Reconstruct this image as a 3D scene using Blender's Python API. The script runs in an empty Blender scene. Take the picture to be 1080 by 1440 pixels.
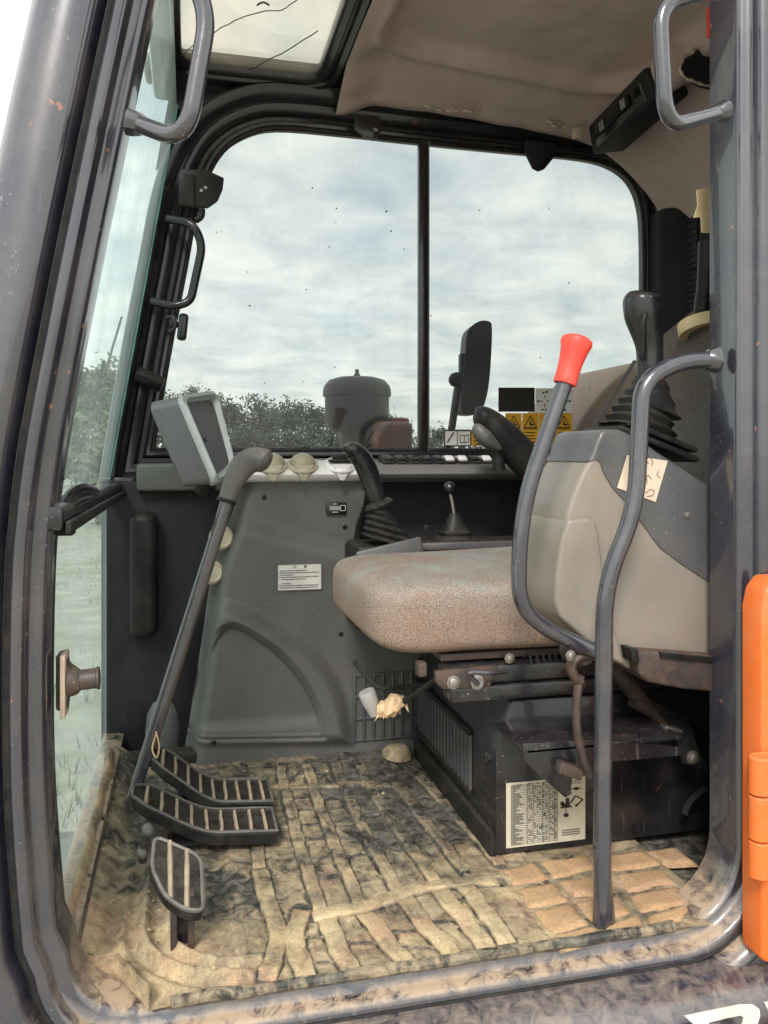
import bpy, bmesh, math, random
import numpy as np
from mathutils import Vector, Matrix, noise as mnoise
R = math.radians
random.seed(7)
scene = bpy.context.scene
COL = scene.collection

# ------------------------------------------------------------------ camera, sky, sun, exposure
FPX, HOR, YAW, CAMH = 1150.0, 640.0, R(13.5), 0.67      # focal length and horizon in photo pixels; eye height above the cab floor
GROUND = -0.95                                          # the ground lies this far below the cab floor
cd = bpy.data.cameras.new('camera'); cam = bpy.data.objects.new('camera', cd); COL.objects.link(cam)
cd.sensor_fit = 'VERTICAL'; cd.sensor_height = 36.0; cd.lens = 36.0 * FPX / 1440.0
cd.shift_y = -(720.0 - HOR) / 1440.0
cd.clip_start = 0.02; cd.clip_end = 6000
cam.location = (0, 0, CAMH); cam.rotation_euler = (R(90), 0, -YAW)
scene.camera = cam
scene.render.engine = 'CYCLES'
scene.cycles.use_denoising = True
scene.cycles.max_bounces = 10; scene.cycles.diffuse_bounces = 5; scene.cycles.glossy_bounces = 4
scene.cycles.transparent_max_bounces = 24; scene.cycles.caustics_reflective = False; scene.cycles.caustics_refractive = False
scene.view_settings.view_transform = 'Standard'; scene.view_settings.look = 'None'
scene.view_settings.exposure = 1.05; scene.view_settings.gamma = 1.0
SUN_EL, SUN_AZ = R(42), R(205)       # azimuth clockwise from +y: behind the camera's left shoulder

world = bpy.data.worlds.new('World'); scene.world = world; world.use_nodes = True
def build_world():
    nt = world.node_tree; N = nt.nodes; L = nt.links; N.clear()
    out = N.new('ShaderNodeOutputWorld'); bg = N.new('ShaderNodeBackground'); L.new(bg.outputs[0], out.inputs[0])
    sky = N.new('ShaderNodeTexSky'); sky.sky_type = 'NISHITA'; sky.sun_disc = False
    sky.sun_elevation = SUN_EL; sky.sun_rotation = SUN_AZ; sky.air_density = 1.2; sky.dust_density = 2.5
    sc_ = N.new('ShaderNodeVectorMath'); sc_.operation = 'SCALE'; sc_.inputs['Scale'].default_value = 0.115
    L.new(sky.outputs[0], sc_.inputs[0])
    tc = N.new('ShaderNodeTexCoord'); sep = N.new('ShaderNodeSeparateXYZ'); L.new(tc.outputs['Generated'], sep.inputs[0])
    def m(op, a, b=None):
        n = N.new('ShaderNodeMath'); n.operation = op
        for i, v in enumerate((a, b)):
            if v is None: continue
            if isinstance(v, (int, float)): n.inputs[i].default_value = v
            else: L.new(v, n.inputs[i])
        return n.outputs[0]
    zc = m('ADD', m('MAXIMUM', sep.outputs[2], 0.0), 0.16)
    cmb = N.new('ShaderNodeCombineXYZ'); L.new(m('DIVIDE', sep.outputs[0], zc), cmb.inputs[0]); L.new(m('DIVIDE', sep.outputs[1], zc), cmb.inputs[1])
    def noi(scale, det, rough, dist):
        n = N.new('ShaderNodeTexNoise'); L.new(cmb.outputs[0], n.inputs['Vector'])
        n.inputs['Scale'].default_value = scale; n.inputs['Detail'].default_value = det
        n.inputs['Roughness'].default_value = rough; n.inputs['Distortion'].default_value = dist
        return n.outputs['Fac']
    def ramp(fac, stops):
        r = N.new('ShaderNodeValToRGB'); L.new(fac, r.inputs[0]); e = r.color_ramp.elements
        e[0].position, e[0].color = stops[0][0], (*stops[0][1], 1); e[1].position, e[1].color = stops[-1][0], (*stops[-1][1], 1)
        for p, c in stops[1:-1]:
            x = e.new(p); x.color = (*c, 1)
        return r.outputs[0]
    big = noi(1.1, 7, 0.58, 0.6); fine = noi(3.2, 6, 0.6, 0.4)
    cover = ramp(m('ADD', m('MULTIPLY', big, 0.72), m('MULTIPLY', fine, 0.28)), [(0.38, (0.70,) * 3), (0.56, (1.0,) * 3)])
    cloudcol = ramp(fine, [(0.3, (0.52, 0.565, 0.575)), (0.5, (0.70, 0.71, 0.685)), (0.72, (0.88, 0.86, 0.80))])
    mix = N.new('ShaderNodeMix'); mix.data_type = 'RGBA'
    L.new(cover, mix.inputs['Factor']); L.new(sc_.outputs[0], mix.inputs['A']); L.new(cloudcol, mix.inputs['B'])
    L.new(mix.outputs['Result'], bg.inputs['Color']); bg.inputs['Strength'].default_value = 1.12
build_world()
sl = bpy.data.lights.new('sun', 'SUN'); sun = bpy.data.objects.new('sun', sl); COL.objects.link(sun)
sl.energy = 1.5; sl.angle = R(14); sl.color = (1.0, 0.975, 0.94)
sd = Vector((math.sin(SUN_AZ) * math.cos(SUN_EL), math.cos(SUN_AZ) * math.cos(SUN_EL), math.sin(SUN_EL)))
sun.rotation_euler = sd.to_track_quat('Z', 'Y').to_euler(); sun.location = (-4, -6, 8)

# ------------------------------------------------------------------ measuring: a photo pixel on a known plane -> a point of the place
CY, SY = math.cos(YAW), math.sin(YAW)
def W(px, py, y=None, z=None, x=None):
    a = (px - 540.0) / FPX; b = (HOR - py) / FPX
    d = Vector((SY + a * CY, CY - a * SY, b))
    if y is not None: t = y / d.y
    elif z is not None: t = (z - CAMH) / d.z
    else: t = x / d.x
    return Vector((0, 0, CAMH)) + d * t
def V(*a): return Vector(a)

# ------------------------------------------------------------------ materials
MATS = {}
def mk(name, col, rough=0.5, metal=0.0, dirt=None, damt=0.0, dscale=5.0, up=0.0, var=0.12, vscale=14.0, bump=0.0, bscale=150.0,
       spec=0.5, scratch=0.0, drough=0.85, chips=0.0, coat=0.0, speck=0.0):
    """painted / plastic surface: colour variation, a coat of dust (noise, thicker on upward faces), scratches and fine relief"""
    mt = bpy.data.materials.new(name); mt.use_nodes = True; nt = mt.node_tree; N = nt.nodes; L = nt.links
    b = N['Principled BSDF']; b.inputs['Roughness'].default_value = rough; b.inputs['Metallic'].default_value = metal
    b.inputs['Specular IOR Level'].default_value = spec; b.inputs['Coat Weight'].default_value = coat
    geo = N.new('ShaderNodeNewGeometry'); P = geo.outputs['Position']
    def noi(s, d=5, r=0.6, dist=0.0, vec=None):
        n = N.new('ShaderNodeTexNoise'); L.new(vec or P, n.inputs['Vector']); n.inputs['Scale'].default_value = s
        n.inputs['Detail'].default_value = d; n.inputs['Roughness'].default_value = r; n.inputs['Distortion'].default_value = dist
        return n.outputs['Fac']
    def mr(v, a, b2, c=0.0, d=1.0):
        n = N.new('ShaderNodeMapRange'); L.new(v, n.inputs[0]); n.inputs[1].default_value = a; n.inputs[2].default_value = b2
        n.inputs[3].default_value = c; n.inputs[4].default_value = d; return n.outputs[0]
    def ma(op, a, b2):
        n = N.new('ShaderNodeMath'); n.operation = op
        for i, v in enumerate((a, b2)):
            if isinstance(v, (int, float)): n.inputs[i].default_value = v
            else: L.new(v, n.inputs[i])
        return n.outputs[0]
    def mixc(f, A, B):
        n = N.new('ShaderNodeMix'); n.data_type = 'RGBA'
        for k, v in (('Factor', f), ('A', A), ('B', B)):
            if isinstance(v, (int, float)): n.inputs[k].default_value = v
            elif isinstance(v, tuple): n.inputs[k].default_value = (*v[:3], 1)
            else: L.new(v, n.inputs[k])
        return n.outputs['Result']
    c = mixc(mr(noi(vscale), 0.3, 0.7), tuple(max(0, x * (1 - var)) for x in col), tuple(x * (1 + var) for x in col))
    rg = None
    if dirt is not None and damt > 0:
        f = ma('MULTIPLY', mr(noi(dscale, 8, 0.68, 0.8), 0.42, 0.72), damt)
        f = ma('ADD', f, ma('MULTIPLY', mr(noi(dscale * 9, 4, 0.7), 0.5, 0.75), damt * 0.35))
        if up > 0:
            s = N.new('ShaderNodeSeparateXYZ'); L.new(geo.outputs['Normal'], s.inputs[0])
            f = ma('ADD', f, ma('MULTIPLY', ma('MULTIPLY', mr(s.outputs[2], 0.25, 0.95), up), mr(noi(dscale * 5, 7, 0.72, 0.6), 0.36, 0.62)))
        f = ma('MINIMUM', f, 0.96)
        c = mixc(f, c, dirt)
        rg = mr(f, 0, 1, rough, drough)
    if chips > 0:
        f = ma('MULTIPLY', mr(noi(38, 3, 0.6), 0.70, 0.735), chips); c = mixc(f, c, (0.30, 0.11, 0.05))
    if speck > 0:
        f = ma('MULTIPLY', mr(noi(190, 2, 0.5), 0.69, 0.72), mr(noi(5, 4, 0.6), 0.45, 0.62, 0, speck)); c = mixc(f, c, (0.42, 0.35, 0.28))
    if scratch > 0:
        mp = N.new('ShaderNodeMapping'); L.new(P, mp.inputs[0]); mp.inputs['Scale'].default_value = (130, 130, 9); mp.inputs['Rotation'].default_value = (0.3, 0.5, 0)
        f = ma('MULTIPLY', mr(noi(1.0, 2, 0.5, 0.3, mp.outputs[0]), 0.68, 0.74), scratch)
        c = mixc(f, c, tuple(min(1, x * 2.2 + 0.12) for x in col))
    L.new(c, b.inputs['Base Color'])
    if rg is not None: L.new(rg, b.inputs['Roughness'])
    else: L.new(mr(noi(vscale * 2.3), 0.3, 0.7, max(0.02, rough - 0.07), min(1, rough + 0.07)), b.inputs['Roughness'])
    if bump > 0:
        bp = N.new('ShaderNodeBump'); bp.inputs['Strength'].default_value = bump; bp.inputs['Distance'].default_value = 0.002
        L.new(noi(bscale, 4, 0.6), bp.inputs['Height']); L.new(bp.outputs[0], b.inputs['Normal'])
    MATS[name] = mt; return mt
CLAY = (0.40, 0.27, 0.15); DUST = (0.27, 0.23, 0.18)
mk('black_paint', (0.010, 0.010, 0.013), 0.28, dirt=(0.20, 0.16, 0.14), damt=0.10, dscale=6.0, up=0.14, bump=0.10, bscale=45, scratch=0.3, chips=0.4, coat=0.35, speck=0.5)
mk('frame_paint', (0.020, 0.021, 0.036), 0.22, dirt=(0.40, 0.29, 0.19), damt=0.09, dscale=7.0, up=1.5, bump=0.07, bscale=18, scratch=0.35, chips=0.9, coat=0.9, spec=1.0, speck=0.5)
mk('body_paint', (0.020, 0.021, 0.040), 0.22, dirt=(0.32, 0.25, 0.19), damt=0.10, dscale=8, up=0.6, bump=0.05, bscale=20, scratch=0.3, chips=0.3, coat=0.9, spec=1.0, speck=0.5)
mk('tube_paint', (0.026, 0.026, 0.038), 0.20, dirt=(0.26, 0.22, 0.19), damt=0.12, dscale=12, bump=0.12, bscale=55, scratch=0.3, chips=0.4, coat=0.8, spec=0.9, speck=0.35)
mk('black_plastic', (0.009, 0.009, 0.010), 0.42, dirt=DUST, damt=0.08, dscale=8, up=0.14, bump=0.15, bscale=420, spec=0.22)
mk('black_gloss', (0.008, 0.009, 0.012), 0.20, dirt=DUST, damt=0.08, dscale=9, up=0.15, bump=0.03, bscale=40)
mk('black_rubber', (0.011, 0.011, 0.012), 0.46, dirt=DUST, damt=0.10, dscale=16, up=0.14, bump=0.1, bscale=200, spec=0.22)
mk('trim_dark', (0.013, 0.013, 0.016), 0.55, dirt=(0.12, 0.10, 0.09), damt=0.16, dscale=5, bump=0.3, bscale=500, spec=0.22)
mk('console_grey', (0.106, 0.106, 0.104), 0.42, dirt=(0.20, 0.175, 0.145), damt=0.30, dscale=4.5, up=0.30, bump=0.3, bscale=600, var=0.07, speck=0.5, spec=0.35)
mk('recess_grey', (0.035, 0.035, 0.038), 0.5, dirt=DUST, damt=0.12, dscale=6, bump=0.3, bscale=500, spec=0.3)
mk('console_light', (0.78, 0.76, 0.73), 0.35, dirt=DUST, damt=0.12, dscale=9, up=0.1, bump=0.15, bscale=600, var=0.05)
mk('shell_tan', (0.235, 0.208, 0.178), 0.34, dirt=(0.34, 0.23, 0.15), damt=0.5, dscale=4.0, bump=0.12, bscale=500, var=0.14, vscale=7, coat=0.2, speck=0.5)
mk('shell_grey', (0.074, 0.074, 0.078), 0.34, dirt=(0.24, 0.21, 0.19), damt=0.18, dscale=6, up=0.2, bump=0.25, bscale=550, var=0.08, coat=0.2, speck=0.5)
mk('liner_brown', (0.58, 0.445, 0.41), 0.60, dirt=(0.38, 0.28, 0.245), damt=0.35, dscale=4, bump=0.35, bscale=260, var=0.08)
mk('silver_plastic', (0.38, 0.40, 0.40), 0.30, metal=0.35, dirt=DUST, damt=0.18, dscale=12, bump=0.05)
mk('screen', (0.02, 0.026, 0.024), 0.22, dirt=(0.25, 0.23, 0.19), damt=0.10, dscale=22, spec=0.3)
mk('grip_grey', (0.075, 0.075, 0.07), 0.42, dirt=(0.28, 0.25, 0.2), damt=0.35, dscale=10, up=0.4, bump=0.1, bscale=120)
mk('orange_paint', (0.78, 0.15, 0.020), 0.38, dirt=(0.50, 0.26, 0.13), damt=0.35, dscale=9, up=0.3, bump=0.08, bscale=24, var=0.10, vscale=9, scratch=0.25, chips=0.25, speck=0.5)
mk('red_plastic', (0.80, 0.055, 0.035), 0.42, dirt=(0.6, 0.2, 0.13), damt=0.22, dscale=22, up=0.15, bump=0.12, bscale=140)
mk('steel', (0.34, 0.32, 0.30), 0.38, metal=0.9, dirt=(0.25, 0.17, 0.1), damt=0.45, dscale=30, bump=0.1)
mk('rusty', (0.050, 0.044, 0.043), 0.46, metal=0.2, dirt=(0.20, 0.105, 0.06), damt=0.55, dscale=22, up=0.25, bump=0.35, bscale=150, speck=0.5)
mk('cream_plastic', (0.48, 0.43, 0.33), 0.42, dirt=(0.36, 0.29, 0.19), damt=0.5, dscale=18, bump=0.05)
mk('dial_cream', (0.40, 0.36, 0.25), 0.35, dirt=(0.22, 0.18, 0.11), damt=0.5, dscale=18, bump=0.05)
mk('sticker_white', (0.72, 0.71, 0.66), 0.45, dirt=(0.5, 0.42, 0.3), damt=0.3, dscale=16)
mk('sticker_cream', (0.70, 0.55, 0.42), 0.55, dirt=(0.5, 0.36, 0.25), damt=0.25, dscale=20)
mk('chart_paper', (0.60, 0.56, 0.44), 0.5, dirt=(0.45, 0.34, 0.2), damt=0.4, dscale=14)
mk('sticker_yellow', (0.62, 0.33, 0.02), 0.45, dirt=(0.4, 0.25, 0.06), damt=0.4, dscale=16)
mk('ink', (0.02, 0.018, 0.016), 0.5)
mk('ink_grey', (0.16, 0.15, 0.13), 0.6)
mk('letter_cream', (0.74, 0.68, 0.60), 0.45, dirt=CLAY, damt=0.3, dscale=9)
mk('tape', (0.66, 0.53, 0.30), 0.6, var=0.1)
mk('rag', (0.62, 0.44, 0.26), 0.9, var=0.3, vscale=80, bump=0.5, bscale=120)
mk('plug_grey', (0.33, 0.32, 0.30), 0.5, dirt=DUST, damt=0.4, dscale=25)
mk('foam', (0.55, 0.45, 0.36), 0.9, var=0.25, vscale=60, bump=0.6, bscale=90)
mk('tank_black', (0.012, 0.012, 0.013), 0.4, dirt=DUST, damt=0.08, dscale=3, spec=0.3)
mk('hood_red', (0.24, 0.085, 0.06), 0.5, dirt=DUST, damt=0.3, dscale=4)
mk('hood_tan', (0.46, 0.28, 0.20), 0.45, dirt=DUST, damt=0.3, dscale=4)
mk('glass_edge', (0.10, 0.26, 0.235), 0.15, var=0.5, vscale=22)
mk('pedal_rib', (0.42, 0.33, 0.23), 0.75, dirt=(0.15, 0.12, 0.09), damt=0.5, dscale=40, bump=0.3, bscale=200)
mk('crack_line', (0.02, 0.02, 0.02), 0.5)
mk('bark', (0.10, 0.075, 0.05), 0.9, bump=0.5, bscale=20)
mk('leaf_dark', (0.040, 0.050, 0.034), 0.6, var=0.5, vscale=0.9)
mk('leaf_mid', (0.062, 0.075, 0.046), 0.6, var=0.5, vscale=0.9)
mk('leaf_pale', (0.15, 0.165, 0.095), 0.65, var=0.4, vscale=1.5)

def mk_fabric():
    mt = mk('fabric', (0.36, 0.35, 0.315), 0.92, dirt=(0.33, 0.21, 0.15), damt=0.95, dscale=5.0, var=0.1, spec=0.2)
    nt = mt.node_tree; N = nt.nodes; L = nt.links; b = N['Principled BSDF']
    geo = N.new('ShaderNodeNewGeometry')
    v = N.new('ShaderNodeTexVoronoi'); v.inputs['Scale'].default_value = 600; L.new(geo.outputs['Position'], v.inputs['Vector'])
    old = b.inputs['Base Color'].links[0].from_socket
    rm = N.new('ShaderNodeMapRange'); L.new(v.outputs['Distance'], rm.inputs[0]); rm.inputs[1].default_value = 0.1; rm.inputs[2].default_value = 0.7; rm.inputs[3].default_value = 1.4; rm.inputs[4].default_value = 0.55
    sp = N.new('ShaderNodeSeparateXYZ'); L.new(geo.outputs['Position'], sp.inputs[0])
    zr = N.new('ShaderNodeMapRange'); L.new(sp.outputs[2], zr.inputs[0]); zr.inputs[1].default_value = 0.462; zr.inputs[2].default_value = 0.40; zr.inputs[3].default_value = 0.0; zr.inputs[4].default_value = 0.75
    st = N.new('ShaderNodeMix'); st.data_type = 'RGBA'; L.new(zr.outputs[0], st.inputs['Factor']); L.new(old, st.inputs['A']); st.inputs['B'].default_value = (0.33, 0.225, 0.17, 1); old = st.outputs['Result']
    mx = N.new('ShaderNodeVectorMath'); mx.operation = 'SCALE'; L.new(old, mx.inputs[0]); L.new(rm.outputs[0], mx.inputs['Scale'])
    L.new(mx.outputs[0], b.inputs['Base Color'])
    bp = N.new('ShaderNodeBump'); bp.inputs['Strength'].default_value = 0.8; bp.inputs['Distance'].default_value = 0.0015; bp.invert = True
    L.new(v.outputs['Distance'], bp.inputs['Height']); L.new(bp.outputs[0], b.inputs['Normal'])
    return mt
mk_fabric()
def mk_fabric_dark():
    mt = MATS['fabric'].copy(); mt.name = 'fabric_dark'; b = mt.node_tree.nodes['Principled BSDF']
    sc_ = b.inputs['Base Color'].links[0].from_node
    g = mt.node_tree.nodes.new('ShaderNodeVectorMath'); g.operation = 'MULTIPLY'; g.inputs[1].default_value = (0.42, 0.42, 0.44)
    mt.node_tree.links.new(sc_.outputs[0], g.inputs[0]); mt.node_tree.links.new(g.outputs[0], b.inputs['Base Color'])
    MATS['fabric_dark'] = mt
mk_fabric_dark()

def mk_mud(name, bias=0.0, hue=0):
    """black rubber under caked clay; the mesh attribute 'clay' says where clay lies thick (rib tops, cell middles) and where rubber is bare or rib-edge shade is painted"""
    mt = bpy.data.materials.new(name); mt.use_nodes = True; nt = mt.node_tree; N = nt.nodes; L = nt.links; b = N['Principled BSDF']
    geo = N.new('ShaderNodeNewGeometry'); P = geo.outputs['Position']
    at = N.new('ShaderNodeAttribute'); at.attribute_name = 'clay'
    def noi(sc_, d=6, r=0.65, dist=0.0, vec=None):
        n = N.new('ShaderNodeTexNoise'); L.new(vec or P, n.inputs['Vector']); n.inputs['Scale'].default_value = sc_; n.inputs['Detail'].default_value = d
        n.inputs['Roughness'].default_value = r; n.inputs['Distortion'].default_value = dist; return n.outputs['Fac']
    def mr(v, a, b2, c=0.0, d=1.0):
        n = N.new('ShaderNodeMapRange'); L.new(v, n.inputs[0]); n.inputs[1].default_value = a; n.inputs[2].default_value = b2
        n.inputs[3].default_value = c; n.inputs[4].default_value = d; return n.outputs[0]
    def ma(op, a, b2):
        n = N.new('ShaderNodeMath'); n.operation = op
        for i, v in enumerate((a, b2)):
            if isinstance(v, (int, float)): n.inputs[i].default_value = v
            else: L.new(v, n.inputs[i])
        return n.outputs[0]
    def mixc(f, A, B):
        n = N.new('ShaderNodeMix'); n.data_type = 'RGBA'
        for k, v in (('Factor', f), ('A', A), ('B', B)):
            if isinstance(v, tuple): n.inputs[k].default_value = (*v, 1)
            elif isinstance(v, (int, float)): n.inputs[k].default_value = v
            else: L.new(v, n.inputs[k])
        return n.outputs['Result']
    fine = noi(210, 5, 0.8); med = noi(34, 8, 0.72, 1.2); big = noi(8, 6, 0.62, 0.8)
    mp = N.new('ShaderNodeMapping'); L.new(P, mp.inputs[0]); mp.inputs['Scale'].default_value = (95, 14, 30); mp.inputs['Rotation'].default_value = (0, 0, 0.75)
    streak = noi(1.0, 5, 0.65, 0.8, mp.outputs[0])
    f = ma('ADD', ma('ADD', ma('MULTIPLY', big, 0.26), ma('MULTIPLY', med, 0.40)), ma('ADD', ma('MULTIPLY', streak, 0.18), ma('MULTIPLY', fine, 0.16)))
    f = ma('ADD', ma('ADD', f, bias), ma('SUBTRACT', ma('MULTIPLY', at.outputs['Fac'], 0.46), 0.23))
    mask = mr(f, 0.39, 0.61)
    A, B = ((0.52, 0.385, 0.215), (0.72, 0.575, 0.36)) if not hue else ((0.50, 0.305, 0.155), (0.60, 0.39, 0.215))
    clay = mixc(mr(noi(13, 6), 0.3, 0.7), A, B)
    clay = mixc(mr(noi(11, 5, 0.6, 0.5), 0.52, 0.62, 0, 0.6), clay, (0.56, 0.33, 0.215))
    clay = mixc(mr(fine, 0.44, 0.64, 0, 0.6), clay, (0.22, 0.165, 0.10))
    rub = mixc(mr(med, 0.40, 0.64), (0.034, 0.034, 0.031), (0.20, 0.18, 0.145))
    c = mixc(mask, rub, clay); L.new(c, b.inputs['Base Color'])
    L.new(mr(mask, 0, 1, 0.42, 0.93), b.inputs['Roughness']); b.inputs['Specular IOR Level'].default_value = 0.4
    h = ma('ADD', ma('ADD', ma('MULTIPLY', med, 0.5), ma('MULTIPLY', fine, 0.35)), ma('ADD', ma('MULTIPLY', mask, 0.45), ma('MULTIPLY', streak, 0.08)))
    bp = N.new('ShaderNodeBump'); bp.inputs['Strength'].default_value = 0.8; bp.inputs['Distance'].default_value = 0.004
    L.new(h, bp.inputs['Height']); L.new(bp.outputs[0], b.inputs['Normal']); MATS[name] = mt
mk_mud('mud', 0.02); mk_mud('mud_rib', 0.0); mk_mud('mud_thick', 0.26); mk_mud('mud_right', 0.06, 1); mk_mud('mud_thin', 0.10)

def mk_glass(name, tint, dust, dustcol=(0.6, 0.58, 0.5), dscale=5.0, gloss=0.6):
    mt = bpy.data.materials.new(name); mt.use_nodes = True; nt = mt.node_tree; N = nt.nodes; L = nt.links; N.clear()
    out = N.new('ShaderNodeOutputMaterial'); tr = N.new('ShaderNodeBsdfTransparent'); tr.inputs[0].default_value = (*tint, 1)
    gl = N.new('ShaderNodeBsdfGlossy'); gl.inputs['Roughness'].default_value = 0.03
    fr = N.new('ShaderNodeFresnel'); fr.inputs['IOR'].default_value = 1.45
    fm = N.new('ShaderNodeMath'); fm.operation = 'MULTIPLY'; L.new(fr.outputs[0], fm.inputs[0]); fm.inputs[1].default_value = gloss
    m1 = N.new('ShaderNodeMixShader'); L.new(fm.outputs[0], m1.inputs[0]); L.new(tr.outputs[0], m1.inputs[1]); L.new(gl.outputs[0], m1.inputs[2])
    df = N.new('ShaderNodeBsdfDiffuse'); df.inputs[0].default_value = (*dustcol, 1)
    tl = N.new('ShaderNodeBsdfTranslucent'); tl.inputs[0].default_value = (*dustcol, 1)
    md = N.new('ShaderNodeMixShader'); md.inputs[0].default_value = 0.5; L.new(df.outputs[0], md.inputs[1]); L.new(tl.outputs[0], md.inputs[2])
    geo = N.new('ShaderNodeNewGeometry')
    n1 = N.new('ShaderNodeTexNoise'); n1.inputs['Scale'].default_value = dscale; n1.inputs['Detail'].default_value = 7; n1.inputs['Roughness'].default_value = 0.65
    mp = N.new('ShaderNodeMapping'); mp.inputs['Scale'].default_value = (1.6, 1.6, 0.8); L.new(geo.outputs['Position'], mp.inputs[0]); L.new(mp.outputs[0], n1.inputs['Vector'])
    r1 = N.new('ShaderNodeMapRange'); L.new(n1.outputs['Fac'], r1.inputs[0]); r1.inputs[1].default_value = 0.3; r1.inputs[2].default_value = 0.75; r1.inputs[3].default_value = dust * 0.35; r1.inputs[4].default_value = dust * 1.6
    m2 = N.new('ShaderNodeMixShader'); L.new(r1.outputs[0], m2.inputs[0]); L.new(m1.outputs[0], m2.inputs[1]); L.new(md.outputs[0], m2.inputs[2])
    L.new(m2.outputs[0], out.inputs[0]); MATS[name] = mt
mk_glass('glass_side', (0.715, 0.742, 0.735), 0.065, (0.48, 0.485, 0.46))
mk_glass('glass_front', (0.925, 0.985, 0.972), 0.18, (0.66, 0.78, 0.76), gloss=0.30)
mk_glass('glass_roof', (1.0, 0.985, 0.92), 0.06, (0.75, 0.66, 0.48))

def mk_ground():
    mt = mk('ground_soil', (0.40, 0.375, 0.32), 0.95, dirt=(0.22, 0.24, 0.12), damt=0.7, dscale=0.7, var=0.3, vscale=3.1, bump=0.4, bscale=3)
mk_ground()

# ------------------------------------------------------------------ mesh building
class MB:
    def __init__(s): s.v = []; s.f = []
    def add(s, vs, fs):
        o = len(s.v); s.v += [Vector(p) for p in vs]; s.f += [tuple(i + o for i in f) for f in fs]; return s
    def box(s, c, d, M=None):
        c = Vector(c); hx, hy, hz = d[0] / 2, d[1] / 2, d[2] / 2
        vs = [V(x, y, z) for x in (-hx, hx) for y in (-hy, hy) for z in (-hz, hz)]
        if M is not None: vs = [M @ p for p in vs]
        return s.add([p + c for p in vs], [(0, 1, 3, 2), (4, 6, 7, 5), (0, 4, 5, 1), (2, 3, 7, 6), (0, 2, 6, 4), (1, 5, 7, 3)])
    def hull8(s, a, b):       # two matching quads
        return s.add(list(a) + list(b), [(3, 2, 1, 0), (4, 5, 6, 7), (0, 1, 5, 4), (1, 2, 6, 5), (2, 3, 7, 6), (3, 0, 4, 7)])
    def prism(s, poly, vec):
        n = len(poly); poly = [Vector(p) for p in poly]; vec = Vector(vec)
        nrm = sum(((poly[i] - poly[0]).cross(poly[(i + 1) % n] - poly[0]) for i in range(n)), V(0, 0, 0))
        if nrm.dot(vec) > 0: poly = poly[::-1]
        return s.add(poly + [p + vec for p in poly], [tuple(range(n)), tuple(range(2 * n - 1, n - 1, -1))] + [(i, i + n, (i + 1) % n + n, (i + 1) % n) for i in range(n)])
    def loft(s, rings, caps=True, closed=False):
        n = len(rings[0]); vs = [p for r in rings for p in r]; fs = []
        K = len(rings)
        for k in range(K if closed else K - 1):
            k2 = (k + 1) % K
            for i in range(n):
                j = (i + 1) % n; fs.append((k * n + i, k * n + j, k2 * n + j, k2 * n + i))
        if caps and not closed: fs += [tuple(range(n - 1, -1, -1)), tuple((K - 1) * n + i for i in range(n))]
        return s.add(vs, fs)
    def tube(s, pts, r, n=12, sq=1.0, side=None, caps=True):
        pts = [Vector(p) for p in pts]; K = len(pts); rr = r if isinstance(r, (list, tuple)) else [r] * K
        T = [(pts[min(i + 1, K - 1)] - pts[max(i - 1, 0)]).normalized() for i in range(K)]
        u = Vector(side) if side is not None else V(0, 1, 0) if abs(T[0].y) < 0.9 else V(1, 0, 0)
        rings = []
        for i in range(K):
            u = (u - T[i] * u.dot(T[i])).normalized(); w = T[i].cross(u)
            rings.append([pts[i] + (u * math.cos(2 * math.pi * k / n) + w * math.sin(2 * math.pi * k / n) * sq) * rr[i] for k in range(n)])
        return s.loft(rings, caps)
    def lathe(s, c, axis, prof, n=20):
        c = Vector(c); ax = Vector(axis).normalized(); u = ax.orthogonal().normalized(); w = ax.cross(u)
        return s.loft([[c + ax * h + (u * math.cos(2 * math.pi * k / n) + w * math.sin(2 * math.pi * k / n)) * r for k in range(n)] for r, h in prof])
    def grid(s, fn, nu, nv):
        vs = [fn(i / nu, j / nv) for j in range(nv + 1) for i in range(nu + 1)]; w = nu + 1
        return s.add(vs, [(j * w + i, j * w + i + 1, (j + 1) * w + i + 1, (j + 1) * w + i) for j in range(nv) for i in range(nu)])
    def sweep(s, path, nrm, prof, closed=True, yv=V(0, 1, 0)):
        """path points with outward normals (in a plane); prof = (outward, depth) pairs, open profile"""
        K = len(path); n = len(prof); vs = [path[i] + nrm[i] * a + yv * d for i in range(K) for a, d in prof]; fs = []
        for i in range(K if closed else K - 1):
            j = (i + 1) % K
            for k in range(n - 1): fs.append((i * n + k, i * n + k + 1, j * n + k + 1, j * n + k))
        return s.add(vs, fs)
ORG = {}
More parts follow.
